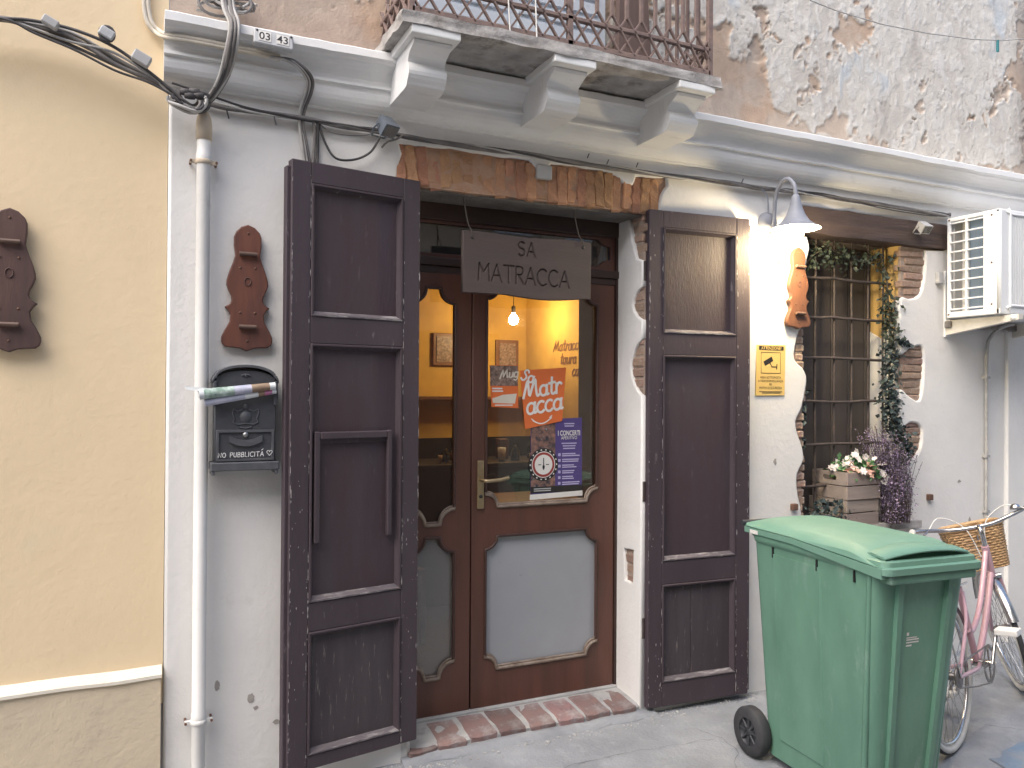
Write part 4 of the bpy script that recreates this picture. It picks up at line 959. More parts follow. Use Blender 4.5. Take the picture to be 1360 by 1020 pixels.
lines(po, 'lilac_print', 1.915, 2.035, 1.335, 0.006, GY-0.0016, 3, 0.013, rr, True)
for k in range(6):
    z = 1.282-k*0.029
    box('printed_line', (1.912, 1.926, GY-0.0016, GY-0.0012, z-0.014, z), 'lilac_print', po)
    lines(po, 'lilac_print', 1.935, 2.04, z, 0.006, GY-0.0016, 2, 0.010, rr)
lines(po, 'grey_plastic', 1.775, 1.88, 1.110, 0.005, GY-0.0018, 2, 0.010, rr)
ms = thing('event_flyer', 'small orange flyer with mug photo on the door pane, left of the orange sign', 'flyer', (1.61, GY, 1.515), world=True)
quad_plate('sheet', [(1.541, 1.519), (1.687, 1.512), (1.683, 1.724), (1.531, 1.722)], GY-0.0002, 'orange_print', ms)
quad_plate('photo', [(1.534, 1.622), (1.683, 1.622), (1.682, 1.722), (1.532, 1.720)], GY-0.0008, 'print_photo', ms, 0.0004)
quad_plate('banner', wobble([(1.548, 1.538), (1.668, 1.535), (1.678, 1.584), (1.60, 1.578), (1.545, 1.560)], 0.01, 0.001, 1), GY-0.0008, 'print_cream', ms, 0.0004)
fl = MB(); ps, wd = stroke_paths(['Mm', 'u', 'g'], 0.042, 0.12, 0.04)
for p in ps: ribbon(fl, [(u+1.585, v+1.657+0.1*u) for u, v in p], 0.0065, 0.0004, GY-0.0016)
ob('lettering', fl, 'print_cream', ms)
lines(ms, 'print_white', 1.545, 1.63, 1.612, 0.007, GY-0.0012, 2, 0.013, rr); lines(ms, 'print_white', 1.56, 1.675, 1.530, 0.006, GY-0.0012, 1, 0.01, rr)
rs = thing('round_sticker', 'round black and white sticker at the poster foot on the door', 'sticker', (1.828, GY, 1.145), world=True)
cx, cz = 1.828, 1.228
def disc(name, r, y, m, parent, rz=None): return ob(name, MB().add([(cx, y, cz)]+[(cx+r*math.cos(2*PI*i/40), y, cz+(rz or r)*math.sin(2*PI*i/40)) for i in range(40)], [(0, 1+i, 1+(i+1) % 40) for i in range(40)]), m, parent)
disc('rim', 0.083, GY-0.0024, 'black_print', rs); disc('ring', 0.066, GY-0.0027, 'print_white', rs); disc('ring', 0.062, GY-0.0030, 'red_print', rs); disc('face', 0.050, GY-0.0033, 'print_white', rs)
ob('emblem', MB().box(cx-0.0025, cx+0.0025, GY-0.0038, GY-0.0035, cz-0.026, cz+0.034).box(cx-0.03, cx-0.014, GY-0.0038, GY-0.0035, cz-.002, cz+.002).box(cx+0.014, cx+0.03, GY-0.0038, GY-0.0035, cz-.002, cz+.002).box(cx-0.006, cx+0.006, GY-0.0038, GY-0.0035, cz-.02, cz-.004), 'black_print', rs)
for k in range(18):
    a = 2*PI*k/18
    box('printed_mark', (-.004, .004, 0, 0.0003, -.003, .003), 'print_white', rs).matrix_local = Matrix.Translation((cx+0.0745*math.cos(a)-rs.location.x, GY-0.0029-rs.location.y, cz+0.0745*math.sin(a)-rs.location.z)) @ Matrix.Rotation(-a+PI/2, 4, 'Y')
os_ = thing('orange_sign', 'orange square sign with white script lettering Sa Matracca on the door pane', 'sign', (1.82, GY, 1.41), world=True)
quad_plate('sheet', [(1.692, 1.698), (1.723, 1.408), (1.932, 1.446), (1.953, 1.718)], GY-0.0040, 'orange_print', os_, 0.001)
sc_ = MB()
def script(words, x, z, h_, w, rot, sh=0.22, gap=0.05, sc=1.0):
    ps, wd = stroke_paths(words, h_, sh, gap, sc); c, s = math.cos(rot), math.sin(rot)
    for p in ps:
        q = smooth([(u, v, 0) for u, v in p], 4); ribbon(sc_, [(x+a.x*c-a.y*s, z+a.x*s+a.y*c) for a in q], w, 0.0006, GY-0.0058)
script(['Ss', 'a'], 1.694, 1.654, 0.056, 0.0095, R(-14), 0.1, .02)
script(['Mm', 'a', 't', 'r'], 1.712, 1.560, 0.084, 0.0125, R(8), 0.12, .02, 0.98)
script(['a', 'c', 'c', 'a'], 1.730, 1.480, 0.088, 0.0125, R(8), 0.2, .02, 1.0)
q = [(1.765+0.105*t, 1.450+0.014*t-0.022*math.sin(t*PI)) for t in [i/14 for i in range(15)]]
ribbon(sc_, q, 0.006, 0.0006, GY-0.0058); ribbon(sc_, [(1.86, 1.464), (1.872, 1.474)], 0.005, 0.0006, GY-0.0058); ribbon(sc_, [(1.758, 1.458), (1.772, 1.448)], 0.005, 0.0006, GY-0.0058)
ob('lettering', sc_, 'print_white', os_)

# ------------------------------------------------------------------ carved wooden clapper boards
hw = [(0, 0.0), (12, 30), (35, 52), (57, 60), (97, 60), (142, 54), (177, 64), (217, 79), (257, 90), (280, 91), (305, 82), (330, 70), (350, 68), (365, 74), (380, 97), (384, 96), (395, 84), (415, 72), (447, 76), (487, 98), (517, 111), (535, 112), (552, 106), (563, 92), (565, 60), (568, 30), (580, 3)]
def clapper(x, ztop, m, label, s=1.0):
    k = 0.5/582*s; t = thing('clapper_board', label, 'board', (x, -0.001, ztop-0.5*s), group='carved boards on the walls')
    right = [(w*k, 0.5*s-y*k) for y, w in hw]; left = [(-a, b_) for a, b_ in right[::-1]]
    pts = [(a, b_) for a, b_ in right]+[p for p in left[:-1]]
    bd_ = flat('board', [pts], -0.028, -0.002, m, t, bev=0.004)
    for zf, wd in ((1-137/582, 0.042), (1-470/582, 0.040)):
        ob('peg', MB().tube([(-wd*0.8, -0.040, 0.5*s*zf), (wd*0.8, -0.040, 0.5*s*zf)], 0.0085, 8), 'peg_wood', t)
        for sx in (-1, 1): ob('peg_bracket', MB().box(sx*wd*.62-.005, sx*wd*.62+.005, -0.040, -0.027, 0.5*s*zf-.006, 0.5*s*zf+.006), 'carved_dark', t)
    for (fx, zf) in ((0, 1-40/582), (-.028, 1-200/582), (.028, 1-200/582), (-.028, 1-405/582), (.028, 1-405/582), (0, 1-535/582)):
        ob('nail', MB().lathe([(0, -0.0315), (0.004, -0.0305), (0.005, -0.028)], (fx*s, 0, 0.5*s*zf), 'y', 8), 'rust', t)
    ob('ring', MB().tube([(0.012*s*math.cos(a), -0.030, 0.5*s*(1-262/582)+0.016*s*math.sin(a)) for a in [2*PI*i/14 for i in range(14)]], 0.002, 5, closed=True), 'carved_dark', t)
    return t
clapper(0.372, 2.247, 'carved_wood', 'reddish brown carved clapper board above the black mailbox', 1.0)
clapper(-0.428, 2.232, 'carved_dark', 'dark carved clapper board on the yellow wall at the left edge', 1.02)
clapper(3.262, 2.395, 'carved_orange', 'orange lit carved clapper board under the wall lamp', 0.90)

# ------------------------------------------------------------------ mailbox
mbx = thing('mailbox', 'black metal mailbox with arched top marked NO PUBBLICITA in white', 'mailbox', (0.36, -0.001, 1.275), world=True)
xL, xR = 0.243, 0.480
archo = [(xL+0.006, 1.315), (xR-0.006, 1.315), (xR-0.006, 1.632)]+[(0.3615+0.112*math.cos(t), 1.632+0.040*math.sin(t)) for t in [PI*i/14 for i in range(15)]]+[(xL+0.006, 1.632)]
flat('body', [archo], -0.088, -0.001, 'mailbox', mbx, bev=0.003)
hood = [(xL-0.004, 1.622), (xL+0.008, 1.640)]+[(0.3615-0.106*math.cos(t), 1.640+0.042*math.sin(t)) for t in [PI*i/14 for i in range(15)]]+[(xR-0.008, 1.640), (xR+0.004, 1.622), (xR+0.004, 1.634), (xR-0.004, 1.652)]+[(0.3615+0.112*math.cos(t), 1.648+0.045*math.sin(t)) for t in [PI*i/14 for i in range(15)]]+[(xL+0.004, 1.652), (xL-0.004, 1.634)]
flat('hood', [hood], -0.100, -0.001, 'mailbox_edge', mbx, bev=0.002)
box('slot_cheek', (xL, xL+0.014, -0.100, -0.002, 1.535, 1.63), 'mailbox', mbx, 0.003); box('slot_cheek', (xR-0.014, xR, -0.100, -0.002, 1.535, 1.63), 'mailbox', mbx, 0.003)
box('base', (xL-0.008, xR+0.008, -0.104, -0.001, 1.285, 1.318), 'mailbox_edge', mbx, 0.004)
for s in (xL-0.004, xR-0.008): box('foot', (s, s+0.012, -0.100, -0.004, 1.270, 1.286), 'mailbox_edge', mbx, 0.002)
fl_ = [(xL+0.012, 1.322), (xR-0.012, 1.322), (xR-0.012, 1.442), (xL+0.012, 1.442)]; ins = [(xL+0.022, 1.331), (xR-0.022, 1.331), (xR-0.022, 1.432), (xL+0.022, 1.432)]
flat('door', [fl_, ins], -0.095, -0.087, 'mailbox_edge', mbx, bev=0.001)
ob('lock', MB().lathe([(0, -0.097), (0.009, -0.096), (0.011, -0.088)], (0.362, 0, 1.423), 'y', 16), 'lock_metal', mbx)
npl = MB(); n_ = 12
for i in range(n_): 
    a = i/n_; b_ = (i+1)/n_
    z1 = lambda t: 1.378+0.045*(t-.5)**2*1.6; X_ = lambda t: 0.302+0.122*t
    npl.add([(X_(a), -0.097, z1(a)), (X_(b_), -0.097, z1(b_)), (X_(b_), -0.097, z1(b_)+0.024), (X_(a), -0.097, z1(a)+0.024), (X_(a), -0.088, z1(a)), (X_(b_), -0.088, z1(b_)), (X_(b_), -0.088, z1(b_)+0.024), (X_(a), -0.088, z1(a)+0.024)], [(0, 1, 2, 3), (0, 4, 5, 1), (3, 2, 6, 7)])
ob('name_plate', npl, 'mailbox_edge', mbx)
cr = MB()
for sx in (-1, 1):
    cr.tube([(0.362+sx*x_, -0.089, z_) for x_, z_ in ((0.012, 1.52), (0.03, 1.512), (0.045, 1.522), (0.048, 1.505), (0.04, 1.485), (0.046, 1.47), (0.03, 1.462), (0.0, 1.466))], 0.0032, 6)
cr.lathe([(0.0, -0.096), (0.016, -0.094), (0.022, -0.088)], (0.362, 0, 1.492), 'y', 14).tube([(0.340, -0.089, 1.452), (0.362, -0.09, 1.447), (0.384, -0.089, 1.452)], 0.003, 6).lathe([(0, -0.094), (0.007, -0.092), (0.009, -0.088)], (0.362, 0, 1.532), 'y', 10)
ob('crest', cr, 'mailbox_edge', mbx)
ob('crest', MB().tube([(0.345, -0.090, 1.650), (0.355, -0.091, 1.655), (0.368, -0.091, 1.655), (0.378, -0.090, 1.650)], 0.003, 6).lathe([(0, -0.094), (0.006, -0.092), (0.007, -0.088)], (0.362, 0, 1.652), 'y', 10), 'mailbox_edge', mbx)
lt = MB()
ps, wd = stroke_paths('NO PUBBLICITA', 0.0175, 0.05, 0.20, 1.02)
for p in ps: ribbon(lt, [(u+0.262+0.0006*math.sin(v*900), v+1.337+0.012*u) for u, v in p], 0.0022, 0.0008, -0.0968)
ribbon(lt, [(0.262+wd-0.012, 1.362), (0.262+wd-0.005, 1.367)], 0.002, 0.0008, -0.0968)
ob('lettering', lt, 'marker_white', mbx); lt = MB()
ps, wd = stroke_paths(['h_'], 0.020, 0, 0, 1.1)
for p in ps: ribbon(lt, [(u+0.440, v+1.341) for u, v in p], 0.0022, 0.0008, -0.0968)
ob('heart', lt, 'marker_white', mbx)
# rolled papers stuck in the slot
def roll(name, p, q, r, mats, label):
    t = thing(name, label, 'newspaper', p, world=True); p = Vector(p); q = Vector(q)
    d = (q-p); k = len(mats)
    for i, (m, f0, f1) in enumerate(mats):
        a = p+d*f0; b_ = p+d*f1
        ob('page', MB().tube([a, a.lerp(b_, .5), b_], [r*(1-.3*f0), r*(1-.3*(f0+f1)/2), r*(1-.3*f1)], 12, cap=False).tube([a, b_], [r*.6*(1-.3*f0), r*.6*(1-.3*f1)], 10, cap=True), m, t)
    return t
roll('rolled_newspaper', (0.190, -0.132, 1.577), (0.468, -0.112, 1.612), 0.020, (('paper_white', 0, .06), ('paper_green', .06, .45), ('paper_lilac', .45, .68), ('paper_tan', .68, .92), ('paper_white', .92, 1.0)), 'upper rolled green and white newspaper stuck in the mailbox slot')
roll('rolled_flyer', (0.212, -0.120, 1.547), (0.472, -0.104, 1.592), 0.015, (('paper_lilac', 0, .55), ('paper_white', .55, .74), ('paper_tan', .74, .83), ('paper_pink', .83, .94), ('paper_white', .94, 1.0)), 'lower rolled leaflet with pink end in the mailbox slot')
single('paper_sheet', MB().loft([[(0.142+t*0.10, -0.136+0.004*math.sin(t*4), 1.608-t*0.008), (0.142+t*0.10, -0.138, 1.596-t*0.012), (0.142+t*0.10, -0.137, 1.596-t*0.012), (0.142+t*0.10, -0.135, 1.608-t*0.008)] for t in [i/8 for i in range(9)]], sm=False), 'paper_white', 'loose white paper edge poking out left of the mailbox', 'paper')

# ------------------------------------------------------------------ downpipe
dp = thing('drain_pipe', 'white plastic drainpipe running down the wall beside the mailbox', 'pipe', (0.205, -0.045, 0), world=True)
ob('pipe', MB().lathe([(0.0245, -0.02), (0.025, 0.32), (0.0275, 0.325), (0.0275, 0.36), (0.025, 0.365), (0.0255, 2.46), (0.028, 2.465), (0.028, 2.50), (0.0255, 2.505), (0.0255, 2.56)], (0.205, -0.045, 0), 'z', 20), 'pipe_white', dp)
ob('collar', MB().lathe([(0.0, 2.55), (0.029, 2.552), (0.030, 2.61), (0.026, 2.64), (0.016, 2.66)], (0.205, -0.045, 0), 'z', 18), 'pipe_tan', dp)
for z in (0.33, 2.468):
    ob('clamp', MB().lathe([(0.0275, z-0.009), (0.0305, z-0.007), (0.0305, z+0.007), (0.0275, z+0.009)], (0.205, -0.045, 0), 'z', 20).box(0.155, 0.178, -0.052, -0.038, z-0.007, z+0.007).box(0.232, 0.255, -0.052, -0.038, z-0.007, z+0.007), 'pipe_tan' if z > 1 else 'pipe_white', dp)
    for sx in (0.159, 0.251): ob('screw', MB().tube([(sx, -0.058, z), (sx, 0.0, z)], 0.005, 6), 'rust', dp)

# ------------------------------------------------------------------ cables
def cable(name, pts, r, m, parent, n=7, jit=0.004, seed=1.0):
    p = smooth(pts, 7); p = [v+noise.noise_vector(v*6+Vector((seed*5, seed, 0)))*jit for v in p]
    return ob(name, MB().tube(p, r, n), m, parent)
def U(px, py, y):            # point on the plane at distance y in front of the facade, from its bearing in the survey
    d = fwd+r2*((px-680)/1050.0)+u2*((510-py)/1050.0); t = (y+3.2906)/d.y
    return Vector((d.x*t, y, 1.6+d.z*t))
A = thing('cable_bundle', 'sagging bundle of grey cables crossing the yellow wall at upper left', 'cables', (0.15, -0.08, 2.68), world=True)
for i, (offs, r, m) in enumerate(((( 0, 0, 0, 0), .011, 'cable'), ((3, -8, -3, 2), .007, 'cable_light'), ((-2, 8, 8, 3), .006, 'cable_dark'), ((4, -3, 6, -3), .008, 'cable'), ((0, 4, -9, 4), .005, 'cable_light'), ((1, -14, -16, -2), .006, 'cable_dark'), ((-3, 12, 14, 4), .0045, 'cable_dark'))):
    base = ((-90, 24), (0, 25), (45, 36), (95, 52), (150, 78), (195, 101), (228, 122), (240, 134))
    dy = (0, 0, offs[1]*.6, offs[1], offs[2], offs[2]*.5, offs[3], offs[3])
    cable('strand', [U(x, y+e, -0.07-0.012*i/2) for (x, y), e in zip(base, dy)], r, m, A, seed=i+1)
for (px, py, w, h_, m) in ((67, 30, .052, .030, 'grey_plastic'), (142, 45, .050, .034, 'tag_metal'), (188, 78, .062, .040, 'grey_plastic')):
    c = U(px, py, -0.12); o = ob('connector', MB().box(-w/2, w/2, -.016, .016, -h_/2, h_/2, 0.004), m, A); o.matrix_local = Matrix.Translation(c-A.location) @ Matrix.Rotation(R(26), 4, 'Y')
ob('connector', MB().tube([U(142, 45, -.12)+Vector((0.022*math.cos(a), 0, 0.026*math.sin(a))) for a in [2*PI*i/14 for i in range(14)]], 0.007, 6, closed=True), 'cable_dark', A)
B = thing('cable_knot', 'coiled tangle of dark cables around the top of the drainpipe', 'cables', (0.16, -0.06, 2.68), world=True)
for i in range(9):
    c = U(252+3*math.sin(i*2), 128+4*math.cos(i), -0.07-0.006*i)
    rr_ = 0.040+0.010*math.sin(i*1.7)
    ob('coil', MB().tube([c+Vector((rr_*1.4*math.cos(a)-0.005, 0.012*math.sin(a*2+i), rr_*0.85*math.sin(a)-0.012+0.006*math.cos(3*a))) for a in [PI*0.95+PI*1.2*j/12 for j in range(13)]], 0.006, 6), ('cable', 'cable_dark', 'cable_light')[i % 3], B)
for i in range(4):
    c = U(246+6*i, 122+5*(i % 2), -0.10); ob('joint', MB().lathe([(0, -.02), (.012, -.018), (.014, 0), (.012, .018), (0, .02)], c, 'x', 10), 'cable_dark', B)
Cc = thing('riser_cables', 'bundle of grey cables dropping over the cornice to the drainpipe', 'cables', (0.26, -0.16, 2.7), world=True)
for i in range(9):
    dx = (i-4)*1.6; y0 = -0.175-0.008*(i % 3)
    cable('strand', [U(299+dx*1.3, -40, -0.05), U(303+dx, 8, -0.10), U(311+dx, 30, y0), U(308+dx, 60, y0), U(300+dx, 95, -0.13), U(286+dx*.8, 122, -0.09), U(272+dx*.7, 138, -0.06)], 0.0065, ('cable_light', 'cable', 'cable', 'cable_dark')[i % 4], Cc, seed=i+3)
for i in range(7):
    a0 = i*0.9; c = U(300+14*math.cos(i*2.3), 6+6*math.sin(i*1.9), -0.05)
    ob('loop', MB().tube([c+Vector((0.075*math.cos(a), 0.02*math.sin(a+i), 0.026*math.sin(a)+0.012*math.cos(2*a+i))) for a in [a0+2*PI*j/16*0.85 for j in range(17)]], 0.006, 6), ('cable_light', 'cable')[i % 2], Cc)
for z0, e in ((((277, 128), (262, 142))), (((280, 128), (300, 120)))):
    pass
Dd = thing('facade_cables', 'twisted dark cables running along the whole facade under the cornice', 'cables', (2.3, -0.03, 2.69), world=True)
path = [(262, 133), (300, 143), (350, 151), (400, 158), (450, 167), (500, 175), (545, 184), (600, 192), (650, 199), (700, 206), (760, 216), (830, 226), (900, 236), (960, 243), (1010, 250), (1060, 256), (1120, 266), (1180, 274), (1245, 285), (1262, 287)]
for i in range(4):
    pts = [U(x, y+2.0*math.sin(j*1.9+i*1.6)-1, -0.024-0.005*math.cos(j*1.9+i*1.6)) for j, (x, y) in enumerate(path)]
    cable('strand', pts, (0.0075, 0.006, 0.005, 0.0065)[i] if i else 0.0085, ('cable', 'cable_dark', 'cable_light', 'cable')[i], Dd, jit=0.003, seed=i+9)
cable('strand', [U(228, 110, -0.10), U(270, 124, -0.08), U(340, 146, -.05), U(420, 160, -.035), U(520, 176, -.03)], 0.0045, 'cable_dark', Dd, seed=5)
for px, py in ((301, 146), (364, 155), (285, 118), (780, 210), (806, 218), (845, 222), (985, 243)):
    p = U(px, py, -0.04); ob('cable_tie', MB().tube([p, p+Vector((0.008, -0.004, -0.034 if py > 140 and px < 400 else 0.022))], 0.0028, 5), 'cable_dark', Dd)
cable('strand', [U(1020, 251, -.03), U(1100, 258, -.03), U(1150, 272, -.03), U(1200, 282, -.028), U(1245, 287, -.028)], 0.0035, 'cable_dark', Dd, seed=7)
E2 = thing('beige_conduit', 'pale beige twin cable curving down onto the cornice at upper left', 'cables', (0.0, -0.03, 2.95), world=True)
for k in range(2):
    cable('strand', [U(190+6*k, -40, -0.005), U(191+6*k, 5, -0.006), U(196+6*k, 30, -0.010), U(208+4*k, 44-3*k, -0.02), U(222, 50-4*k, -0.095), U(260, 56-4*k, -0.118), U(310, 66-4*k, -0.118), U(350, 74-4*k, -0.118), U(372, 79-4*k, -0.118)], 0.0085, 'cable_beige', E2, jit=0.001, seed=2+k)
F2 = thing('drop_cables', 'grey cables dropping from the number plate behind the left shutter', 'cables', (0.58, -0.05, 2.6), world=True)
for i in range(5):
    dx = (i-2)*2.0
    cable('strand', [U(362+dx, 76, -.12), U(385+dx, 80, -.135), U(402+dx, 92, -.13), U(411+dx, 106, -.10), U(410+dx, 122, -.075), U(402+dx*.8, 145, -.035), U(400+dx*.6, 165, -.022), U(404+dx*.7, 190, -.016), U(410+dx, 230, -.012)], 0.0062, ('cable_light', 'cable', 'cable_light', 'cable_dark', 'cable')[i], F2, jit=0.002, seed=i+21)
for dx, m in ((0, 'cable'), (6, 'cable_dark')):
    cable('strand', [U(416+dx, 160, -.03), U(418+dx*.7, 180, -.018), U(415+dx, 225, -.014)], 0.006, m, F2, jit=0.001)
cable('strand', [U(424, 165, -.02), U(432, 190, -.02), U(446, 210, -.03), U(470, 212, -.03), U(492, 202, -.03), U(505, 182, -.03)], 0.005, 'cable_dark', F2, jit=0.001)
cable('strand', [U(421, 160, -.02), U(440, 176, -.02), U(478, 180, -.02), U(505, 174, -.03)], 0.0025, 'cable', F2, jit=0.003)
cable('strand', [U(507, 196, -.01), U(515, 188, -.02), U(528, 184, -.03), U(536, 178, -.03)], 0.0045, 'cable', F2, jit=0.001)
NP = thing('number_plate', 'grey metal tag reading 03 43 on the cornice edge', 'plate', (0.45, -0.135, 2.92), world=True)
pc = U(363, 54, -0.165)
o = ob('plate', MB().box(-.073, .073, -.014, .014, -.032, .030, 0.004), 'tag_metal', NP); o.location = pc-NP.location; o.rotation_euler = (R(-12), R(2), 0)
for s, dx in (('03', -.033), ('43', .033)):
    w_ = box('digit_panel', (dx-.023, dx+.023, -.016, -.0142, -.020, .020), 'print_white', o); link('digits', text_mesh(s, 0.044, -0.0165, dx, -0.015, bold=0.0006), 'black_print', o)
for sx in (-.062, .064): ob('rivet', MB().lathe([(0, -.018), (.004, -.017), (.005, -.013)], (sx, 0, .021), 'y', 8), 'cable_dark', o)
def floodlight(c, ang, tilt, m, label, s=1.0):
    t = thing('floodlight', label, 'lamp', c); t.rotation_euler = (0, 0, ang)
    bd = ob('housing', MB().loft([[(-.034*s, -.045*s, -.030*s), (.034*s, -.045*s, -.030*s), (.034*s, -.045*s, .030*s), (-.034*s, -.045*s, .030*s)], [(-.028*s, .03*s, -.022*s), (.028*s, .03*s, -.022*s), (.028*s, .03*s, .024*s), (-.028*s, .03*s, .024*s)]], sm=False), m, t); bd.rotation_euler.x = tilt
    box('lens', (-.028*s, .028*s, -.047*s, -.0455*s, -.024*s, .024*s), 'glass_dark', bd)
    ob('bracket', MB().tube([(-.038*s, 0, 0), (-.05*s, .02*s, -.02*s), (-.03*s, .06*s, -.035*s), (.03*s, .06*s, -.035*s), (.05*s, .02*s, -.02*s), (.038*s, 0, 0)], 0.004, 6), m, t)
    return t
floodlight(U(513, 166, -0.085), R(20), R(50), 'spot_grey', 'small blue grey floodlight on the cables above the left shutter', 1.0)
floodlight(U(1226, 301, -0.07), R(-10), R(40), 'grey_plastic', 'small pale grey floodlight on the beam beside the air conditioner', 0.9)
wl3 = thing('wash_line', 'thin wire line high across the peeling wall at upper right', 'line', (4.0, -0.2, 3.64), world=True)
ob('wire', MB().tube([U(x, y, -0.2) for x, y in ((1000, -25), (1075, 0), (1110, 14), (1170, 32), (1230, 44), (1290, 52), (1330, 54), (1380, 50))], 0.003, 6), 'cable_light', wl3)
pg = thing('clothes_peg', 'teal clothes peg clipped on the wire line', 'peg', U(1325, 58, -0.2)); 
ob('jaw', MB().box(-.007, -.0005, -.006, .006, -.05, .022, .001), 'peg_teal', pg); ob('jaw', MB().box(.0005, .007, -.006, .006, -.05, .022, .001), 'peg_teal', pg)

# ------------------------------------------------------------------ wall lamp
lp = thing('wall_lamp', 'lit grey gooseneck wall lamp with bell shade beside the right shutter', 'lamp', (3.05, -0.001, 2.44), world=True)
LX, LYY = 3.052, -0.212
ob('wall_plate', MB().lathe([(0.0, -0.045), (0.03, -0.042), (0.052, -0.026), (0.060, -0.008), (0.060, 0.0)], (LX, 0, 2.512), 'y', 24), 'lamp_grey', lp)
arm = smooth([(LX, -0.03, 2.475), (LX, -0.055, 2.50), (LX, -0.06, 2.58), (LX, -0.075, 2.66), (LX, -0.12, 2.712), (LX, -0.165, 2.712), (LX, -0.20, 2.675), (LX, LYY, 2.625), (LX, LYY, 2.60)], 6)
ob('arm', MB().tube(arm, 0.011, 10).tube(smooth([(LX-.012, -.018, 2.47), (LX-.014, -.03, 2.58), (LX-.03, -.03, 2.66), (LX-.09, -.025, 2.70)], 5), 0.005, 6), 'lamp_grey', lp)
ob('bracket', MB().box(LX-.006, LX+.006, -.062, -.03, 2.44, 2.49, .002), 'lamp_grey', lp)
sp = [(0.014, 0.175), (0.020, 0.165), (0.026, 0.135), (0.036, 0.100), (0.050, 0.065), (0.070, 0.035), (0.094, 0.016), (0.124, 0.0), (0.126, -0.003)]
shd = MB().lathe([(r, h) for r, h in sp], (LX, LYY, 2.447), 'z', 32)
ob('shade', shd, 'lamp_grey', lp)
ob('shade_lining', MB().lathe([(0.012, 0.160), (0.022, 0.130), (0.033, 0.096), (0.047, 0.062), (0.068, 0.031), (0.092, 0.012), (0.123, -0.003)], (LX, LYY, 2.447), 'z', 32), 'lamp_inner', lp)
ob('bulb', MB().lathe([(0.0, -0.062), (0.022, -0.057), (0.040, -0.035), (0.044, -0.008), (0.036, 0.022), (0.020, 0.05), (0.016, 0.08)], (LX, LYY, 2.447), 'z', 20), 'bulb_warm', lp)
ld = bpy.data.lights.new('wall_lamp_light', 'POINT'); ld.energy = 14; ld.color = (1.0, 0.80, 0.50); ld.shadow_soft_size = 0.05
lo = bpy.data.objects.new('wall_lamp_light', ld); col.objects.link(lo); lo.parent = lp; lo.location = Vector((LX, LYY, 2.36))-lp.location

# ------------------------------------------------------------------ camera warning sign
cs = thing('camera_warning_sign', 'yellow surveillance camera warning sign on the wall below the lamp', 'sign', (3.08, -0.001, 1.58), world=True)
quad_plate('plate', [(2.975, 1.580), (3.180, 1.582), (3.186, 1.856), (2.985, 1.852)], -0.002, 'sign_yellow', cs, 0.004)
box('header', (2.998, 3.172, -.0070, -.0066, 1.826, 1.848), 'black_print', cs); txt('ATTENZIONE!', 0.024, -0.0074, 3.085, 1.829, 'sign_yellow', cs, sx=0.92, bold=.0003)
flat('icon_border', [[(3.012, 1.700), (3.150, 1.700), (3.150, 1.815), (3.012, 1.815)], [(3.0145, 1.7025), (3.1475, 1.7025), (3.1475, 1.8125), (3.0145, 1.8125)]], -0.0070, -0.0066, 'black_print', cs)
ic = MB(); ribbon(ic, [(3.035, 1.752), (3.092, 1.780)], 0.026, 0.0004, -0.0072, False); ribbon(ic, [(3.072, 1.762), (3.088, 1.736), (3.122, 1.736)], 0.005, 0.0004, -0.0072, False); ribbon(ic, [(3.122, 1.722), (3.124, 1.752)], 0.006, 0.0004, -0.0072, False)
ob('icon', ic, 'black_print', cs)
for k, (s, z, sz) in enumerate((('AREA SOTTOPOSTA', 1.672, .0185), ('A VIDEOSORVEGLIANZA', 1.653, .0180), ('PER', 1.635, .0165), ('MOTIVI DI SICUREZZA', 1.616, .0180))): txt(s, sz, -0.0070, 3.080, z, 'black_print', cs, sx=0.88)
box('small_print', (3.0, 3.16, -.0070, -.0066, 1.600, 1.603), 'black_print', cs); box('small_print', (3.02, 3.15, -.0070, -.0066, 1.593, 1.596), 'black_print', cs)
for i, (x, z) in enumerate(((3.030, 2.312), (3.140, 2.305))): single('wall_plug', MB().tube([(x, -.004, z), (x, .004, z)], .008, 8), 'rust', 'small screw hole in the wall under the lamp, '+('left' if i == 0 else 'right')+' one', 'screw', 'screw holes under the lamp')
# ------------------------------------------------------------------ air conditioner
ac = thing('air_conditioner', 'white outdoor air conditioning unit on a wall bracket at the right edge', 'air conditioner', (4.8, -0.22, 2.05), world=True)
ax0, ax1, ay0, ay1, az0, az1 = 4.43, 5.26, -0.385, -0.055, 2.055, 2.66
cs_ = MB()
# casing: top, bottom, back edge, right side and corner posts; the left side is an open louvred grille
cs_.box(ax0, ax1, ay0, ay1, az1-0.022, az1, 0.006).box(ax0, ax1, ay0, ay1, az0, az0+0.035, 0.006).box(ax1-0.02, ax1, ay0+.004, ay1, az0+.03, az1-.02)
cs_.box(ax0, ax0+0.02, ay1-0.022, ay1, az0+.03, az1-.02, .003)
fc = flat_mesh('front', [[(ax0, az0+.002), (ax1, az0+.002), (ax1, az1-.001), (ax0, az1-.001)], [(ax0+.09, az0+.06), (ax0+.62, az0+.06), (ax0+.62, az1-.04), (ax0+.09, az1-.04)]], ay0-0.002, ay0+0.03, 0.010)
body_me = cs_.mesh('casing'); link('casing', body_me, 'ac_white', ac); link('front_panel', fc, 'ac_white', ac)
sg_ = MB(); ya, yb_ = ay0+0.10, ay1-0.02
sg_.box(ax0, ax0+0.012, ay0+0.02, ya, az0+.03, az1-.02).box(ax0, ax0+.012, (ya+yb_)/2-.007, (ya+yb_)/2+.007, az0+.03, az1-.02)
ob('side_frame', sg_, 'ac_white', ac)
nr = 9
for i in range(nr+1):
    z = az0+0.05+(az1-az0-0.085)*i/nr; box('louvre', (ax0-.002, ax0+.010, ya-.004, yb_+.004, z-.0045, z+.0045), 'ac_white', ac, .0015)
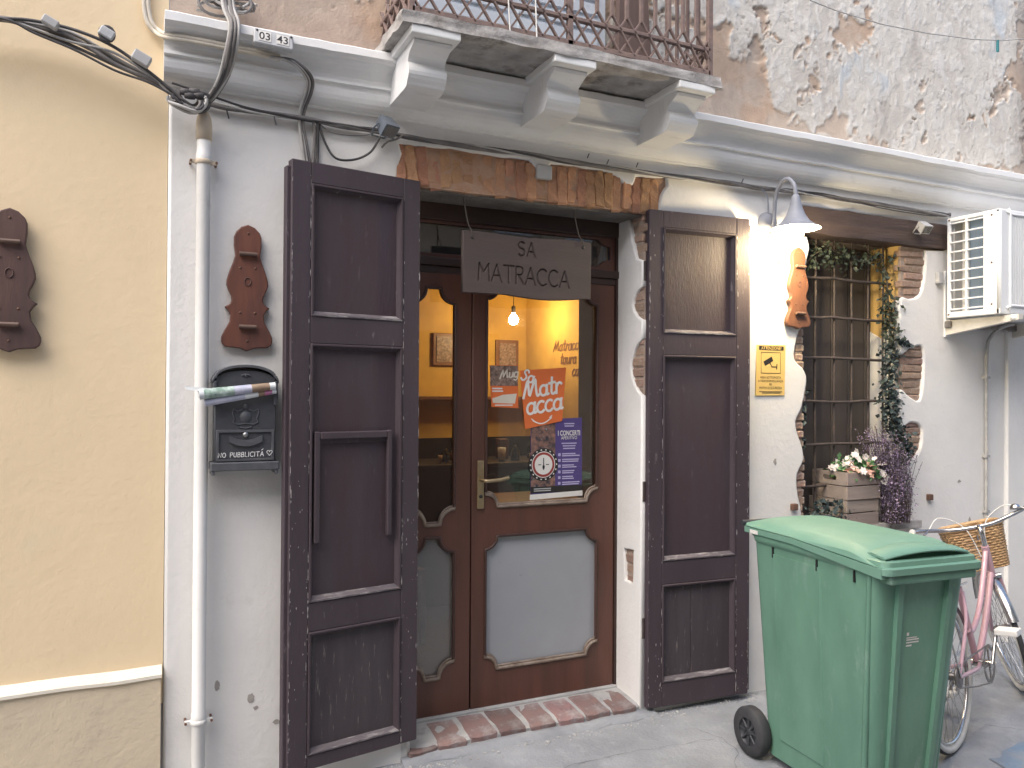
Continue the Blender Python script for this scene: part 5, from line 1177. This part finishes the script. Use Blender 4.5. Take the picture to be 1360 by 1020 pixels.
box('coil', (ax0+.03, ax0+.05, ay0+.03, (ya+yb_)/2+.002, az0+.03, az1-.02), 'ac_coil', ac); box('coil', (ax0+.03, ax1-.03, ay1-.03, ay1-.01, az0+.03, az1-.02), 'grey_plastic', ac)
box('inner_wall', (ax0+.10, ax0+.12, (ya+yb_)/2, ay1-.03, az0+.03, az1-.02), 'print_white', ac)
box('fan_void', (ax0+.08, ax0+.63, ay0+.045, ay0+.06, az0+.05, az1-.03), 'ac_dark', ac)
for i in range(34):
    x = ax0+.098+i*.0157; box('grille_bar', (x-.004, x+.004, ay0-.006, ay0+.006, az0+.058, az1-.038), 'ac_white', ac)
for i in range(5): z = az0+.1+i*.105; box('grille_bar', (ax0+.088, ax0+.622, ay0+.002, ay0+.008, z-.003, z+.003), 'ac_white', ac)
ob('grille_rim', MB().tube(smooth([(ax0+.085, ay0-.004, az0+.06), (ax0+.095, ay0-.004, az0+.05), (ax0+.615, ay0-.004, az0+.05), (ax0+.625, ay0-.004, az0+.06), (ax0+.625, ay0-.004, az1-.04), (ax0+.615, ay0-.004, az1-.03), (ax0+.095, ay0-.004, az1-.03), (ax0+.085, ay0-.004, az1-.04)], 3, True), 0.008, 8, closed=True), 'ac_white', ac)
for y, z in ((ay1-.015, az1-.012), (ay0+.05, az1-.03), (ay0+.05, az0+.3), (ay0+.05, az0+.06), (ay1-.012, az0+.02)): ob('screw', MB().lathe([(0, -.004), (.005, -.003), (.006, .001)], (ax0, y, z), 'x', 8), 'rust', ac)
bk = thing('wall_bracket', 'cream steel bracket carrying the air conditioner', 'bracket', (4.5, -0.2, 1.98), world=True)
for x in (4.50, 5.12):
    ob('arm', MB().add([(x-.02, 0, 2.045), (x-.02, 0, 1.955), (x-.02, -.46, 2.02), (x-.02, -.46, 2.05), (x+.02, 0, 2.045), (x+.02, 0, 1.955), (x+.02, -.46, 2.02), (x+.02, -.46, 2.05)], [(0, 1, 2, 3), (4, 7, 6, 5), (0, 3, 7, 4), (1, 5, 6, 2), (2, 6, 7, 3), (0, 4, 5, 1)]), 'bracket_cream', bk)
    ob('wall_bar', MB().box(x-.025, x+.025, -.012, 0.0, 1.945, 2.35, .002), 'ac_white', bk)
    ob('foot', MB().lathe([(0, -.03), (.016, -.028), (.018, .03), (0, .032)], (x-.0, -.43, 2.032), 'x', 12), 'ac_white', bk)
    for z in (1.968, 2.0, 2.33): ob('bolt', MB().tube([(x, -.02, z), (x, 0, z)], .006, 6), 'steel_dull', bk)
ob('cross_bar', MB().box(4.46, 5.16, -.055, -.015, 2.0, 2.04, .003), 'steel_dull', bk)
cd = thing('ac_conduit', 'thin grey conduit dropping from the air conditioner down the wall', 'pipe', (4.86, -0.02, 0.9), world=True)
ob('pipe', MB().tube(smooth([(5.0, -.10, 2.04), (4.95, -.06, 2.02), (4.88, -.03, 1.96), (4.858, -.018, 1.85), (4.858, -.016, 1.4), (4.858, -.016, 0.75)], 5), 0.011, 8), 'cable_light', cd)
for z in (1.7, 1.2, .85): box('clip', (4.840, 4.876, -.03, 0, z-.008, z+.008), 'cable_light', cd)
single('wall_socket', MB().box(4.395, 4.435, -.03, 0.0, 2.27, 2.34, .006), 'grey_plastic', 'small grey junction box on the wall behind the air conditioner', 'box')
# ------------------------------------------------------------------ crates and plants in the window
def crate(label, loc, rz, w, d, h):
    t = thing('wooden_crate', label, 'crate', loc, rz, 'crates on the window sill')
    th = .011; hs = (h-.006)/2
    for k in range(2):
        z0 = k*(hs+.006)
        box('slat', (-w/2, w/2, -d/2, -d/2+th, z0, z0+hs), 'crate', t, .002); box('slat', (-w/2, w/2, d/2-th, d/2, z0, z0+hs), 'crate', t, .002)
        for s in (-1, 1):
            x = s*(w/2-th/2)
            if k == 1:
                out = [(-d/2+th, z0), (d/2-th, z0), (d/2-th, z0+hs), (-d/2+th, z0+hs)]; hole = [(-.045, z0+hs*.35), (.045, z0+hs*.35), (.05, z0+hs*.55), (.04, z0+hs*.72), (-.04, z0+hs*.72), (-.05, z0+hs*.55)]
                link('slat', flat_mesh('slat', [out, hole], x-th/2, x+th/2, 0, 'yz'), 'crate', t)
            else: box('slat', (x-th/2, x+th/2, -d/2+th, d/2-th, z0, z0+hs), 'crate', t, .002)
    box('bottom', (-w/2+th, w/2-th, -d/2+th, d/2-th, .004, .014), 'crate', t)
    for sx in (-1, 1):
        for sy in (-1, 1): x = sx*(w/2-th-.01); y = sy*(d/2-th-.01); box('corner_post', (x-.009, x+.009, y-.009, y+.009, .014, h-.004), 'crate', t)
    return t
c1 = crate('grey wooden crate on the window sill, lower of the two, under the flower crate', (3.735, 0.096, 0.838), R(3), 0.27, 0.27, 0.150)
c2 = crate('grey wooden crate filled with flowers, upper of the two in the window', (3.738, 0.078, 0.990), R(2), 0.275, 0.25, 0.156)
def leaf_cloud(mb, pts, size, rr, asp=1.9, droop=0.3):
    for p in pts:
        s = size*rr.uniform(.6, 1.3); d = Vector((rr.gauss(0, 1), rr.gauss(0, 1), rr.gauss(-droop, .8))); d.normalize()
        sd = d.orthogonal(); sd.rotate(Matrix.Rotation(rr.uniform(0, 6.28), 3, d)); n_ = d.cross(sd)
        p = Vector(p); l = s*asp
        mb.add([p, p+d*l*.45+sd*s*.5+n_*s*.12, p+d*l, p+d*l*.45-sd*s*.5+n_*s*.12, p+d*l*.5], [(0, 1, 4), (1, 2, 4), (2, 3, 4), (3, 0, 4)])
rr = random.Random(11)
fa = thing('flower_arrangement', 'white and pink flowers with green leaves in the upper crate', 'flowers', (3.74, 0.07, 1.02), world=True)
def dome(n, cx, cy, cz, rx, ry, rz_): 
    out = []
    while len(out) < n:
        v = Vector((rr.uniform(-1, 1), rr.uniform(-1, 1), rr.uniform(-.2, 1)))
        if v.length < 1: out.append((cx+v.x*rx, cy+v.y*ry, cz+v.z*rz_))
    return out
m1 = MB(); leaf_cloud(m1, dome(420, 3.765, .05, 1.13, .15, .13, .10), .018, rr); o = ob('foliage', m1, 'leaf_bright', fa); o['kind'] = 'stuff'
def blossoms(name, pts, r, m, parent):
    mb = MB()
    for p in pts:
        d = Vector((rr.gauss(-.2, .5), rr.gauss(-.8, .5), rr.gauss(.7, .4))).normalized(); a = d.orthogonal(); b_ = d.cross(a); s = r*rr.uniform(.7, 1.25); p = Vector(p)
        for j in range(6):
            t = j*PI/3; q = a*math.cos(t)+b_*math.sin(t); w_ = d.cross(q)
            mb.add([p, p+q*s*.6+w_*s*.42+d*s*.25, p+q*s*1.1+d*s*.15, p+q*s*.6-w_*s*.42+d*s*.25], [(0, 1, 2, 3)])
    o = ob(name, mb, m, parent); o['kind'] = 'stuff'
blossoms('white_blossoms', [(x, y-.02, z+.015) for x, y, z in dome(34, 3.765, .04, 1.155, .145, .12, .085)]+[(3.60+rr.uniform(-.02, .03), .05, 1.165) for _ in range(6)]+[(3.88+rr.uniform(-.02, .03), -.06, 1.10+rr.uniform(-.03, .05)) for _ in range(8)], .016, 'petal_white', fa)
blossoms('pink_blossoms', [(3.70+rr.uniform(-.04, .14), -.045+rr.uniform(-.015, .04), 1.150+rr.uniform(-.02, .035)) for _ in range(22)], .019, 'petal_pink', fa)
iv = thing('ivy_garland', 'dark green ivy garland hanging around the top and right side of the window', 'ivy', (4.0, 0.02, 1.25), world=True)
pth = smooth([(3.40, .09, 2.30), (3.50, .08, 2.40), (3.62, .07, 2.415), (3.74, .07, 2.40), (3.86, .06, 2.37), (3.96, .05, 2.42), (4.02, .04, 2.30), (4.03, .03, 2.12), (4.04, .02, 1.95), (4.03, .02, 1.78), (4.02, .02, 1.62), (4.03, .02, 1.50), (4.06, .01, 1.38), (4.11, 0, 1.28), (4.12, 0, 1.22)], 8)
ob('stem', MB().tube(pth, .005, 5).tube(smooth([(3.34, .03, 1.62), (3.335, .05, 1.50), (3.345, .05, 1.38), (3.34, .05, 1.30)], 4), .003, 5).tube(smooth([(4.05, .02, 1.92), (4.12, -.01, 1.90), (4.17, -.02, 1.88)], 4), .003, 5), 'stem', iv)
pts = []
for i in range(1350):
    t = rr.random() if rr.random() < .42 else .48+.52*rr.random(); p = pth[min(int(t*len(pth)), len(pth)-1)]; s = .026 if t < .5 else .030
    pts.append((p.x+rr.gauss(0, s), p.y+rr.gauss(0, .024), p.z+rr.gauss(0, .030)))
for i in range(80): pts.append((rr.gauss(3.60, .10), rr.gauss(.09, .02), rr.gauss(2.37, .035)))
half = [p for p in pts if p[2] > 1.9]; low = [p for p in pts if p[2] <= 1.9]
m1 = MB(); leaf_cloud(m1, half, .0165, rr, 1.7, .7); o = ob('foliage', m1, 'leaf', iv); o['kind'] = 'stuff'
low += [(4.05+t*.13+rr.gauss(0, .008), -.005+rr.gauss(0, .01), 1.92-t*.04+rr.gauss(0, .010)) for t in [rr.random() for _ in range(70)]]
low += [(3.34+rr.gauss(0, .018), .04+rr.gauss(0, .012), 1.28+.36*rr.random()) for _ in range(95)]
m1 = MB(); leaf_cloud(m1, low, .0185, rr, 1.6, .5); o = ob('foliage', m1, 'leaf_teal', iv); o['kind'] = 'stuff'
lv = thing('purple_heather', 'tall bunch of purple dried flowers standing right of the crates', 'flowers', (4.0, -0.03, 0.838), world=True)
ms_ = MB(); mp = MB(); ml = MB()
for i in range(420):
    bx_ = rr.uniform(-.10, .11); by = rr.uniform(-.05, .05); hh = rr.uniform(.16, .58)*(1-.6*abs(bx_)); lean = rr.gauss(-.03, .035)+bx_*.25-(.16*max(0, hh-.42)/.15)
    p0 = Vector((4.0+bx_*.75, -.045+by, .84)); p1 = p0+Vector((lean*.35, rr.gauss(0, .02), hh*.55)); p2 = p0+Vector((lean, rr.gauss(0, .03), hh))
    if i % 2 == 0: ms_.tube([p0, p1, p2], .0013, 4, cap=False)
    for k in range(24):
        t = rr.random()**.8; q = p0.lerp(p1, t*2) if t < .5 else p1.lerp(p2, t*2-1)
        q = q+Vector((rr.gauss(0, .006), rr.gauss(0, .006), rr.gauss(0, .004))); leaf_cloud(mp if rr.random() < .68 else ml, [q], .0062, rr, 1.5, -.4)
ob('stem', ms_, 'stem', lv); o = ob('flower_heads', mp, 'petal_purple', lv); o['kind'] = 'stuff'; o = ob('flower_tips', ml, 'petal_lilac', lv); o['kind'] = 'stuff'
su = thing('small_succulent', 'low grey green plant on the sill left of the crates, behind the bin', 'plant', (3.47, 0.02, 0.838), world=True)
m1 = MB(); leaf_cloud(m1, [(3.50+rr.gauss(0, .07), -.01+rr.gauss(0, .03), .87+rr.random()*.11) for _ in range(170)], .016, rr, 1.8, -1.0); o = ob('foliage', m1, 'leaf_teal', su); o['kind'] = 'stuff'
ob('pot', MB().lathe([(0, 0), (.05, 0), (.065, .05), (.058, .05), (0, .04)], (3.47, .03, .838), 'z', 16), 'black_plastic', su)

# ------------------------------------------------------------------ wheeled bin
BN = thing('wheeled_bin', 'green plastic wheeled rubbish bin standing in front of the window', 'bin', (2.62, -0.966, 0.0), R(-94.6))
BN.scale = (1.0, 1.10, 1.018)
def rrect(x0, x1, w, z, r=.035, n=5):
    pts = []
    for cx, cy, a0 in ((x1-r, w-r, 0), (x0+r, w-r, 90), (x0+r, -w+r, 180), (x1-r, -w+r, 270)):
        pts += [(cx+r*math.cos(R(a0+90*i/n)), cy+r*math.sin(R(a0+90*i/n)), z) for i in range(n+1)]
    return pts
rings = []
for t in [i/10 for i in range(11)]:
    rings.append(rrect(-.335-.026*t, .255+.090*t, .152+.046*t, .035+.90*t, .05-.012*t))
ob('body', MB().loft(rings), 'bin_green', BN)
rim = [rrect(-.358, .345, .196, .925, .04), rrect(-.365, .372, .205, .935, .045), rrect(-.368, .378, .208, .962, .045), rrect(-.360, .37, .20, .966, .045)]
ob('rim', MB().loft(rim), 'bin_green', BN)
# raised side panels and corner ribs
for s in (-1, 1):
    for xa, xb_ in ((-.225, .03), ):
        pl3 = []
        for z, k in ((.12, 0), (.90, 1)):
            t = (z-.035)/.90; yw = s*(.152+.046*t); pl3.append((xa+.03*(1-t)*0, xb_, z, yw))
        (a0, b0, z0, y0), (a1, b1, z1, y1) = pl3
        o_ = s*.006
        ob('side_panel', MB().add([(a0, y0, z0), (b0, y0, z0), (b1+.03, y1, z1), (a1, y1, z1), (a0+.006, y0+o_, z0+.006), (b0-.006, y0+o_, z0+.006), (b1+.024, y1+o_, z1-.0), (a1+.006, y1+o_, z1-.0)], [(4, 5, 6, 7), (0, 1, 5, 4), (1, 2, 6, 5), (2, 3, 7, 6), (3, 0, 4, 7)]), 'bin_green', BN)
    z0, z1 = .06, .93; y0, y1 = s*.1525, s*.196
    ob('front_rib', MB().add([(.205, y0-s*.004, z0), (.243, y0-s*.006, z0), (.323, y1-s*.006, z1), (.285, y1-s*.004, z1), (.215, y0+s*.010, z0), (.243, y0+s*.010, z0), (.318, y1+s*.008, z1), (.288, y1+s*.008, z1)], [(4, 5, 6, 7), (0, 1, 5, 4), (1, 2, 6, 5), (2, 3, 7, 6), (3, 0, 4, 7)]) if False else MB().tube([(.228, y0, z0), (.305, y1, z1)], [.012, .010], 8), 'bin_green', BN)
for s in (-1, 1):
    ob('front_rib', MB().loft([[(.25, s*.085-.012, .06), (.272, s*.085-.010, .06), (.272, s*.085+.010, .06), (.25, s*.085+.012, .06)], [(.335, s*.11-.012, .92), (.361, s*.11-.010, .92), (.361, s*.11+.010, .92), (.335, s*.11+.012, .92)]], sm=False), 'bin_green', BN)
for xs_ in (-.22, .04, .235):
    ob('slot', MB().box(xs_-.003, xs_+.003, -.2035, -.190, .885, .928), 'black_plastic', BN)
ob('comb_lip', MB().box(.335, .392, -.185, .185, .905, .940, .008), 'bin_green', BN)
# lid
lid = []
def ltop(x, y):     # dome of the lid
    u = (x+.37)/.75; v = abs(y)/.2
    return 1.012+.024*(1-v**2.5)*min(1, max(0, 1-((u-.42)/.62)**2))+.010*(u < .0)
NXL, NYL = 28, 16
gvs = []; gfs = []
for i in range(NXL+1):
    x = -.385+.755*i/NXL
    for j in range(NYL+1):
        y = -.208+.416*j/NYL; e = 1 if (j in (0, NYL) or i in (0, NXL)) else 0
        u = (x+.385)/.755
        z = ltop(x, y)-.012*e - .040*max(0, (u-.80)/.2)**1.2
        gvs.append((x, y, z-(.0 if not e else .004)))
for i in range(NXL):
    for j in range(NYL): a = i*(NYL+1)+j; gfs.append((a, a+1, a+NYL+2, a+NYL+1))
lm = MB(); lm.add(gvs, gfs, True)
ring_i = [i*(NYL+1) for i in range(NXL+1)]+[NXL*(NYL+1)+j for j in range(1, NYL+1)]+[(NXL-i)*(NYL+1)+NYL for i in range(1, NXL+1)]+[NYL-j for j in range(1, NYL)]
top_r = [gvs[i] for i in ring_i]
def zlow(x): return .992-.028*max(0, (x+.10)/.47)
lo_r = [(x*1.012, y*1.02, zlow(x)) for x, y, z in top_r]; lo2 = [(x*.99, y*.985, zlow(x)) for x, y, z in top_r]
lm.loft([top_r, lo_r, lo2], False, False, False)
LD = ob('lid', lm, 'bin_lid', BN)
flg = [(x*1.018, y*1.03, zlow(x)-.004) for x, y, z in top_r]; flg2 = [(x*1.018, y*1.03, zlow(x)-.026-.012*max(0, (x+.05)/.4)) for x, y, z in top_r]; flg3 = [(x*.97, y*.95, zlow(x)-.026) for x, y, z in top_r]; flg0 = [(x*.98, y*.97, zlow(x)-.003) for x, y, z in top_r]
ob('lid_skirt', MB().loft([flg0, flg, flg2, flg3], False, False, False), 'bin_lid', BN)
# front grip: curved raised lip over a recess, and two steps below
gl_ = MB(); rg0 = []
for j in range(21):
    y = -.185+.37*j/20; k = 1-(abs(y)/.185)**2.2
    z = .998+.020*k; rg0.append([(.22, y, z-.012+.010*k), (.30, y, z+.006), (.362+.012*k, y, z-.004), (.364+.012*k, y, z-.011), (.30, y, z-.004), (.22, y, z-.03)])
gl_.loft(rg0, True, True, True)
ob('grip_lip', gl_, 'bin_lid', BN)
ob('lid_front', MB().loft([rrect(.20, .392, .208, .938, .03), rrect(.20, .402, .213, .940, .03), rrect(.20, .402, .213, .962, .03), rrect(.20, .386, .205, .966, .03), rrect(.20, .384, .203, .982, .03), rrect(.20, .362, .19, .986, .03)], True, True, False), 'bin_lid', BN)
ob('hinge_rod', MB().tube([(-.398, -.222, 1.002), (-.398, .222, 1.002)], .013, 10), 'wheel_black', BN)
for s in (-1, 1): ob('handle', MB().loft([[(-.36, s*.165-.018, .94), (-.36, s*.165+.018, .94), (-.36, s*.165+.018, .985), (-.36, s*.165-.018, .985)], [(-.405, s*.165-.018, .965), (-.405, s*.165+.018, .965), (-.405, s*.165+.018, 1.010), (-.405, s*.165-.018, 1.010)]], sm=False), 'bin_lid', BN)
ob('handle_bar', MB().tube([(-.415, -.19, .985), (-.415, .19, .985)], .013, 10), 'bin_lid', BN)
ob('label', MB().box(-.352, -.30, -.2165, -.2145, .966, .982), 'print_white', BN)
for s in (-1, 1):
    w_ = ob('wheel', MB().lathe([(.058, -.024), (.098, -.024), (.104, -.016), (.104, .016), (.098, .024), (.058, .024)], (-.375, s*.185, .104), 'y', 32), 'rubber', BN)
    hub = MB().lathe([(.0, -.018), (.018, -.018), (.022, -.012), (.058, -.012), (.062, -.022)], (-.375, s*.185, .104), 'y', 24).lathe([(.0, .018), (.018, .018), (.022, .012), (.058, .012), (.062, .022)], (-.375, s*.185, .104), 'y', 24)
    ob('rim', hub, 'wheel_black', w_)
    sp_ = MB()
    for k in range(8):
        a = 2*PI*k/8; c_, s_ = math.cos(a), math.sin(a); sp_.tube([(-.375+.018*c_, s*.185-.016, .104+.018*s_), (-.375+.060*c_, s*.185-.016, .104+.060*s_)], .006, 6).tube([(-.375+.018*c_, s*.185+.016, .104+.018*s_), (-.375+.060*c_, s*.185+.016, .104+.060*s_)], .006, 6)
    ob('spokes', sp_, 'wheel_black', w_)
ob('axle', MB().tube([(-.375, -.17, .104), (-.375, .17, .104)], .010, 8), 'steel_dull', BN)
# faint white print on the front
def bin_front(u, z, e=.0015): t = (z-.035)/.90; return (.255+.090*t+e, u, z)
pr = MB()
for (u0, u1, z0, z1) in ((-.055, -.045, .70, .712), (-.055, -.01, .690, .694), (-.055, .0, .682, .687), (-.055, .0, .672, .677), (-.055, -.03, .660, .666)):
    pr.add([bin_front(u0, z0), bin_front(u1, z0), bin_front(u1, z1), bin_front(u0, z1)], [(0, 1, 2, 3)])
ob('print', pr, 'print_white', BN)

# ------------------------------------------------------------------ bicycle
BK = thing('bicycle', 'pink step-through bicycle with wicker basket parked behind the green bin', 'bicycle', (3.79, -0.7475, 0.0), math.atan2(.345, .98))
BK.rotation_euler.x = R(-6.5)       # leaning on its kickstand
STEER = R(30); AX0 = Vector((.455, 0, .33)); AXD = Vector((-.34, 0, .94)).normalized()
RM = Matrix.Rotation(STEER, 3, AXD)
def St(p): return AX0+RM @ (Vector(p)-AX0)
def wheel(c, steer, name):
    f = St if steer else Vector
    cx, cz = c
    t = ob(name, MB().tube([f((cx+.312*math.cos(a), 0, cz+.312*math.sin(a))) for a in [2*PI*i/48 for i in range(48)]], .0175, 10, closed=True), 'white_tyre', BK)
    ob('tread', MB().tube([f((cx+.3185*math.cos(a), 0, cz+.3185*math.sin(a))) for a in [2*PI*i/48 for i in range(48)]], .0145, 8, closed=True), 'rubber', t)
    ob('rim', MB().tube([f((cx+.288*math.cos(a), 0, cz+.288*math.sin(a))) for a in [2*PI*i/48 for i in range(48)]], .0095, 8, closed=True), 'chrome', t)
    sp = MB()
    for k in range(32):
        a = 2*PI*k/32; s = .022 if k % 2 else -.022; b_ = a+(.5 if k % 4 < 2 else -.5)
        sp.tube([f((cx+.018*math.cos(b_), s, cz+.018*math.sin(b_))), f((cx+.284*math.cos(a), 0, cz+.284*math.sin(a)))], .0014, 4, cap=False)
    ob('spokes', sp, 'chrome', t)
    ob('hub', MB().tube([f((cx, -.05, cz)), f((cx, -.03, cz)), f((cx, .03, cz)), f((cx, .05, cz))], [.008, .018, .018, .008], 10), 'steel_dull', t)
    return t
wheel((-.52, .33), False, 'wheel'); wheel((.52, .33), True, 'wheel')
def tb(name, pts, r, m, st=False, n=10, k=6):
    p = smooth(pts, k) if len(pts) > 2 else [Vector(q) for q in pts]
    if st: p = [St(q) for q in p]
    return ob(name, MB().tube(p, r, n), m, BK)
HT, HB = Vector((.285, 0, .80)), Vector((.345, 0, .635))
tb('head_tube', [HT, HB], .019, 'bike_pink')
tb('down_tube', [HB+Vector((-.005, 0, .03)), (.20, 0, .50), (.05, 0, .36), (-.07, 0, .285)], .016, 'bike_pink')
tb('top_tube', [HT+Vector((.0, 0, -.03)), (.20, 0, .66), (.06, 0, .51), (-.08, 0, .44), (-.145, 0, .455)], .0135, 'bike_pink')
tb('seat_tube', [(-.07, 0, .285), (-.205, 0, .68)], .0155, 'bike_pink')
for s in (-1, 1):
    tb('seat_stay', [(-.19, s*.012, .645), (-.30, s*.045, .53), (-.52, s*.058, .33)], .008, 'bike_pink'); tb('chain_stay', [(-.09, s*.02, .285), (-.25, s*.05, .30), (-.52, s*.058, .33)], .0095, 'bike_pink')
tb('seat_post', [(-.20, 0, .67), (-.235, 0, .785)], .0125, 'chrome')
sd = MB(); sr = []
for i in range(13):
    t = i/12; x = -.385+.27*t; w_ = .085*(1-t)**.7+.018; z = .815+.012*math.cos(t*3)
    sr.append([(x, w_*math.cos(a), z+(.030 if math.sin(a) > 0 else .022)*math.sin(a)) for a in [2*PI*j/12 for j in range(12)]])
ob('saddle', sd.loft(sr), 'carved_dark', BK)
# fork, stem, handlebar (turned to the left)
for s in (-1, 1): tb('fork_blade', [(.35, s*.035, .63), (.40, s*.045, .52), (.465, s*.05, .40), (.52, s*.05, .33)], .0095, 'bike_pink', True)
tb('fork_crown', [(.348, -.042, .632), (.348, .042, .632)], .014, 'chrome', True)
tb('stem', [(.285, 0, .80), (.262, 0, .875), (.285, 0, .905)], .012, 'chrome', True)
hb = [(.12, .345, .955), (.18, .335, .950), (.255, .28, .940), (.30, .16, .915), (.288, .06, .905), (.288, -.06, .905), (.30, -.16, .925), (.255, -.26, .960), (.18, -.30, .965), (.12, -.31, .965)]
tb('handlebar', hb, .0105, 'chrome', True)
for s in (-1, 1):
    tb('grip', [(.19, s*(.33 if s > 0 else .296), .950 if s > 0 else .965), (.07, s*(.352 if s > 0 else .315), .955 if s > 0 else .967)], .0165, 'grip_white', True)
    tb('brake_lever', [(.235, s*.245, .940), (.20, s*.275, .925), (.11, s*.30, .925)], .0055, 'chrome', True)
    tb('brake_cable', [(.235, s*.24, .945), (.34, s*.16, .98), (.37, s*.05, .90), (.345, s*.02, .74)], .0028, 'grip_white', True, 6)
ob('bell', MB().lathe([(0, .03), (.016, .026), (.024, .012), (.026, 0), (0, 0)], St((.27, -.19, .955)), 'z', 14), 'chrome', BK)
# mudguards
def guard(cx, cz, a0, a1, st, m):
    rg = []
    for i in range(23):
        a = R(a0+(a1-a0)*i/22); c_, s_ = math.cos(a), math.sin(a)
        ring = []
        for (u, dr) in ((-.026, -.010), (-.018, .002), (0, .007), (.018, .002), (.026, -.010), (.018, -.001), (0, .004), (-.018, -.001)):
            p = ((cx+(.342+dr)*c_), u, (cz+(.342+dr)*s_)); ring.append(St(p) if st else Vector(p))
        rg.append(ring)
    ob('mudguard', MB().loft(rg), m, BK)
guard(-.52, .33, 25, 190, False, 'bike_pink'); guard(.52, .33, 20, 165, True, 'chrome')
# drive train
ob('chainring', MB().lathe([(.070, -.0015), (.088, -.0015), (.092, 0), (.088, .0015), (.070, .0015), (.070, -.0015)], (-.07, -.055, .285), 'y', 28).box(-.14, 0, -.057, -.053, .279, .291).box(-.076, -.064, -.057, -.053, .215, .355), 'steel_dull', BK)
ob('bottom_bracket', MB().tube([(-.07, -.065, .285), (-.07, .065, .285)], .018, 10), 'chrome', BK)
ca_ = Vector((.08, 0, .14)).normalized()*.165
for s in (-1, 1):
    c0 = Vector((-.07, s*.068, .285)); c1_ = c0-ca_*s+Vector((0, s*.012, 0)); tb('crank', [c0, c1_], .009, 'chrome')
    ob('pedal', MB().box(c1_.x-.045, c1_.x+.045, min(c1_.y, c1_.y+s*.10), max(c1_.y, c1_.y+s*.10), c1_.z-.014, c1_.z+.014, .005), 'grip_white', BK)
ob('sprocket', MB().lathe([(0, -.006), (.045, -.006), (.048, 0), (.045, .006), (0, .006)], (-.52, -.055, .33), 'y', 20), 'steel_dull', BK)
ob('chain', MB().tube([(-.07, -.056, .373), (-.30, -.056, .377), (-.52, -.056, .376)], .004, 5).tube([(-.07, -.056, .197), (-.30, -.056, .235), (-.52, -.056, .284)], .004, 5), 'steel_dull', BK)
tb('kickstand', [(-.12, .05, .285), (-.16, .13, .12), (-.18, .18, .006)], .008, 'steel_dull')
tb('rear_rack', [(-.24, .05, .70), (-.45, .06, .71), (-.72, .06, .71), (-.74, 0, .71), (-.72, -.06, .71), (-.45, -.06, .71), (-.24, -.05, .70)], .005, 'chrome')
for s in (-1, 1): tb('rack_stay', [(-.66, s*.06, .71), (-.52, s*.065, .33)], .004, 'chrome')
# wicker basket: woven rows round upright stakes
wk = MB(); bc = Vector((.50, 0, .0)); zb0, zb1 = .665, .885; bwx, bwy = .09, .120
def bring(t, z, off):
    gx, gy = bwx+.025*t+off, bwy+.03*t+off; out = []
    for i in range(40):
        a = 2*PI*i/40; c_, s_ = math.cos(a), math.sin(a); e = .55
        out.append((bc.x+gx*math.copysign(abs(c_)**e, c_), gy*math.copysign(abs(s_)**e, s_), z))
    return out
for k in range(17):
    t = k/16; z = zb0+(zb1-zb0)*t; base = bring(t, z, 0); pts = []
    for i, p in enumerate(base):
        s = 1 if (i+k) % 2 else -1; n_ = Vector((p[0]-bc.x, p[1], 0)).normalized(); pts.append(St(Vector(p)+n_*.0035*s))
    wk.tube(pts, .0062, 5, closed=True)
WB = ob('wicker_basket', wk, 'wicker', BK)
stk = MB()
for i in range(0, 40, 2): stk.tube([St(bring(0, zb0, 0)[i]), St(bring(1, zb1, 0)[i])], .0045, 5)
ob('stakes', stk, 'wicker', WB); ob('rim', MB().tube([St(p) for p in bring(1.05, zb1+.008, .002)], .012, 7, closed=True), 'wicker', WB)
fl0 = [St(p) for p in bring(0, zb0, -.004)]; ob('bottom', MB().add(fl0, [tuple(range(40))]).add([p+Vector((0, 0, .006)) for p in fl0], [tuple(range(40))]), 'wicker', WB)
tb('basket_bracket', [(.288, 0, .88), (.37, 0, .86), (.40, 0, .80)], .006, 'chrome', True)
rub = MB(); rr = random.Random(77)
for i in range(420):
    x = rr.choice((rr.uniform(2.25, 3.3), rr.uniform(.1, 1.1), rr.uniform(1.0, 2.4), rr.uniform(2.2, 5))); y = -abs(rr.gauss(0, .035))-.012
    if 1.04 < x < 2.29: y -= .05
    s = rr.uniform(.002, .007)*(1 if rr.random() < .9 else 1.8); bm = bmesh.new(); bmesh.ops.create_icosphere(bm, subdivisions=1, radius=s)
    for v in bm.verts: v.co = Vector((x, y, gz(x, y)+s*.35))+Vector((v.co.x*rr.uniform(.7, 1.3), v.co.y*rr.uniform(.7, 1.3), v.co.z*.7))
    rub.bm(bm)
ob('rubble', rub, 'cement', g, kind='stuff')
for o in bpy.data.objects:
    if '_w' in o: del o['_w']
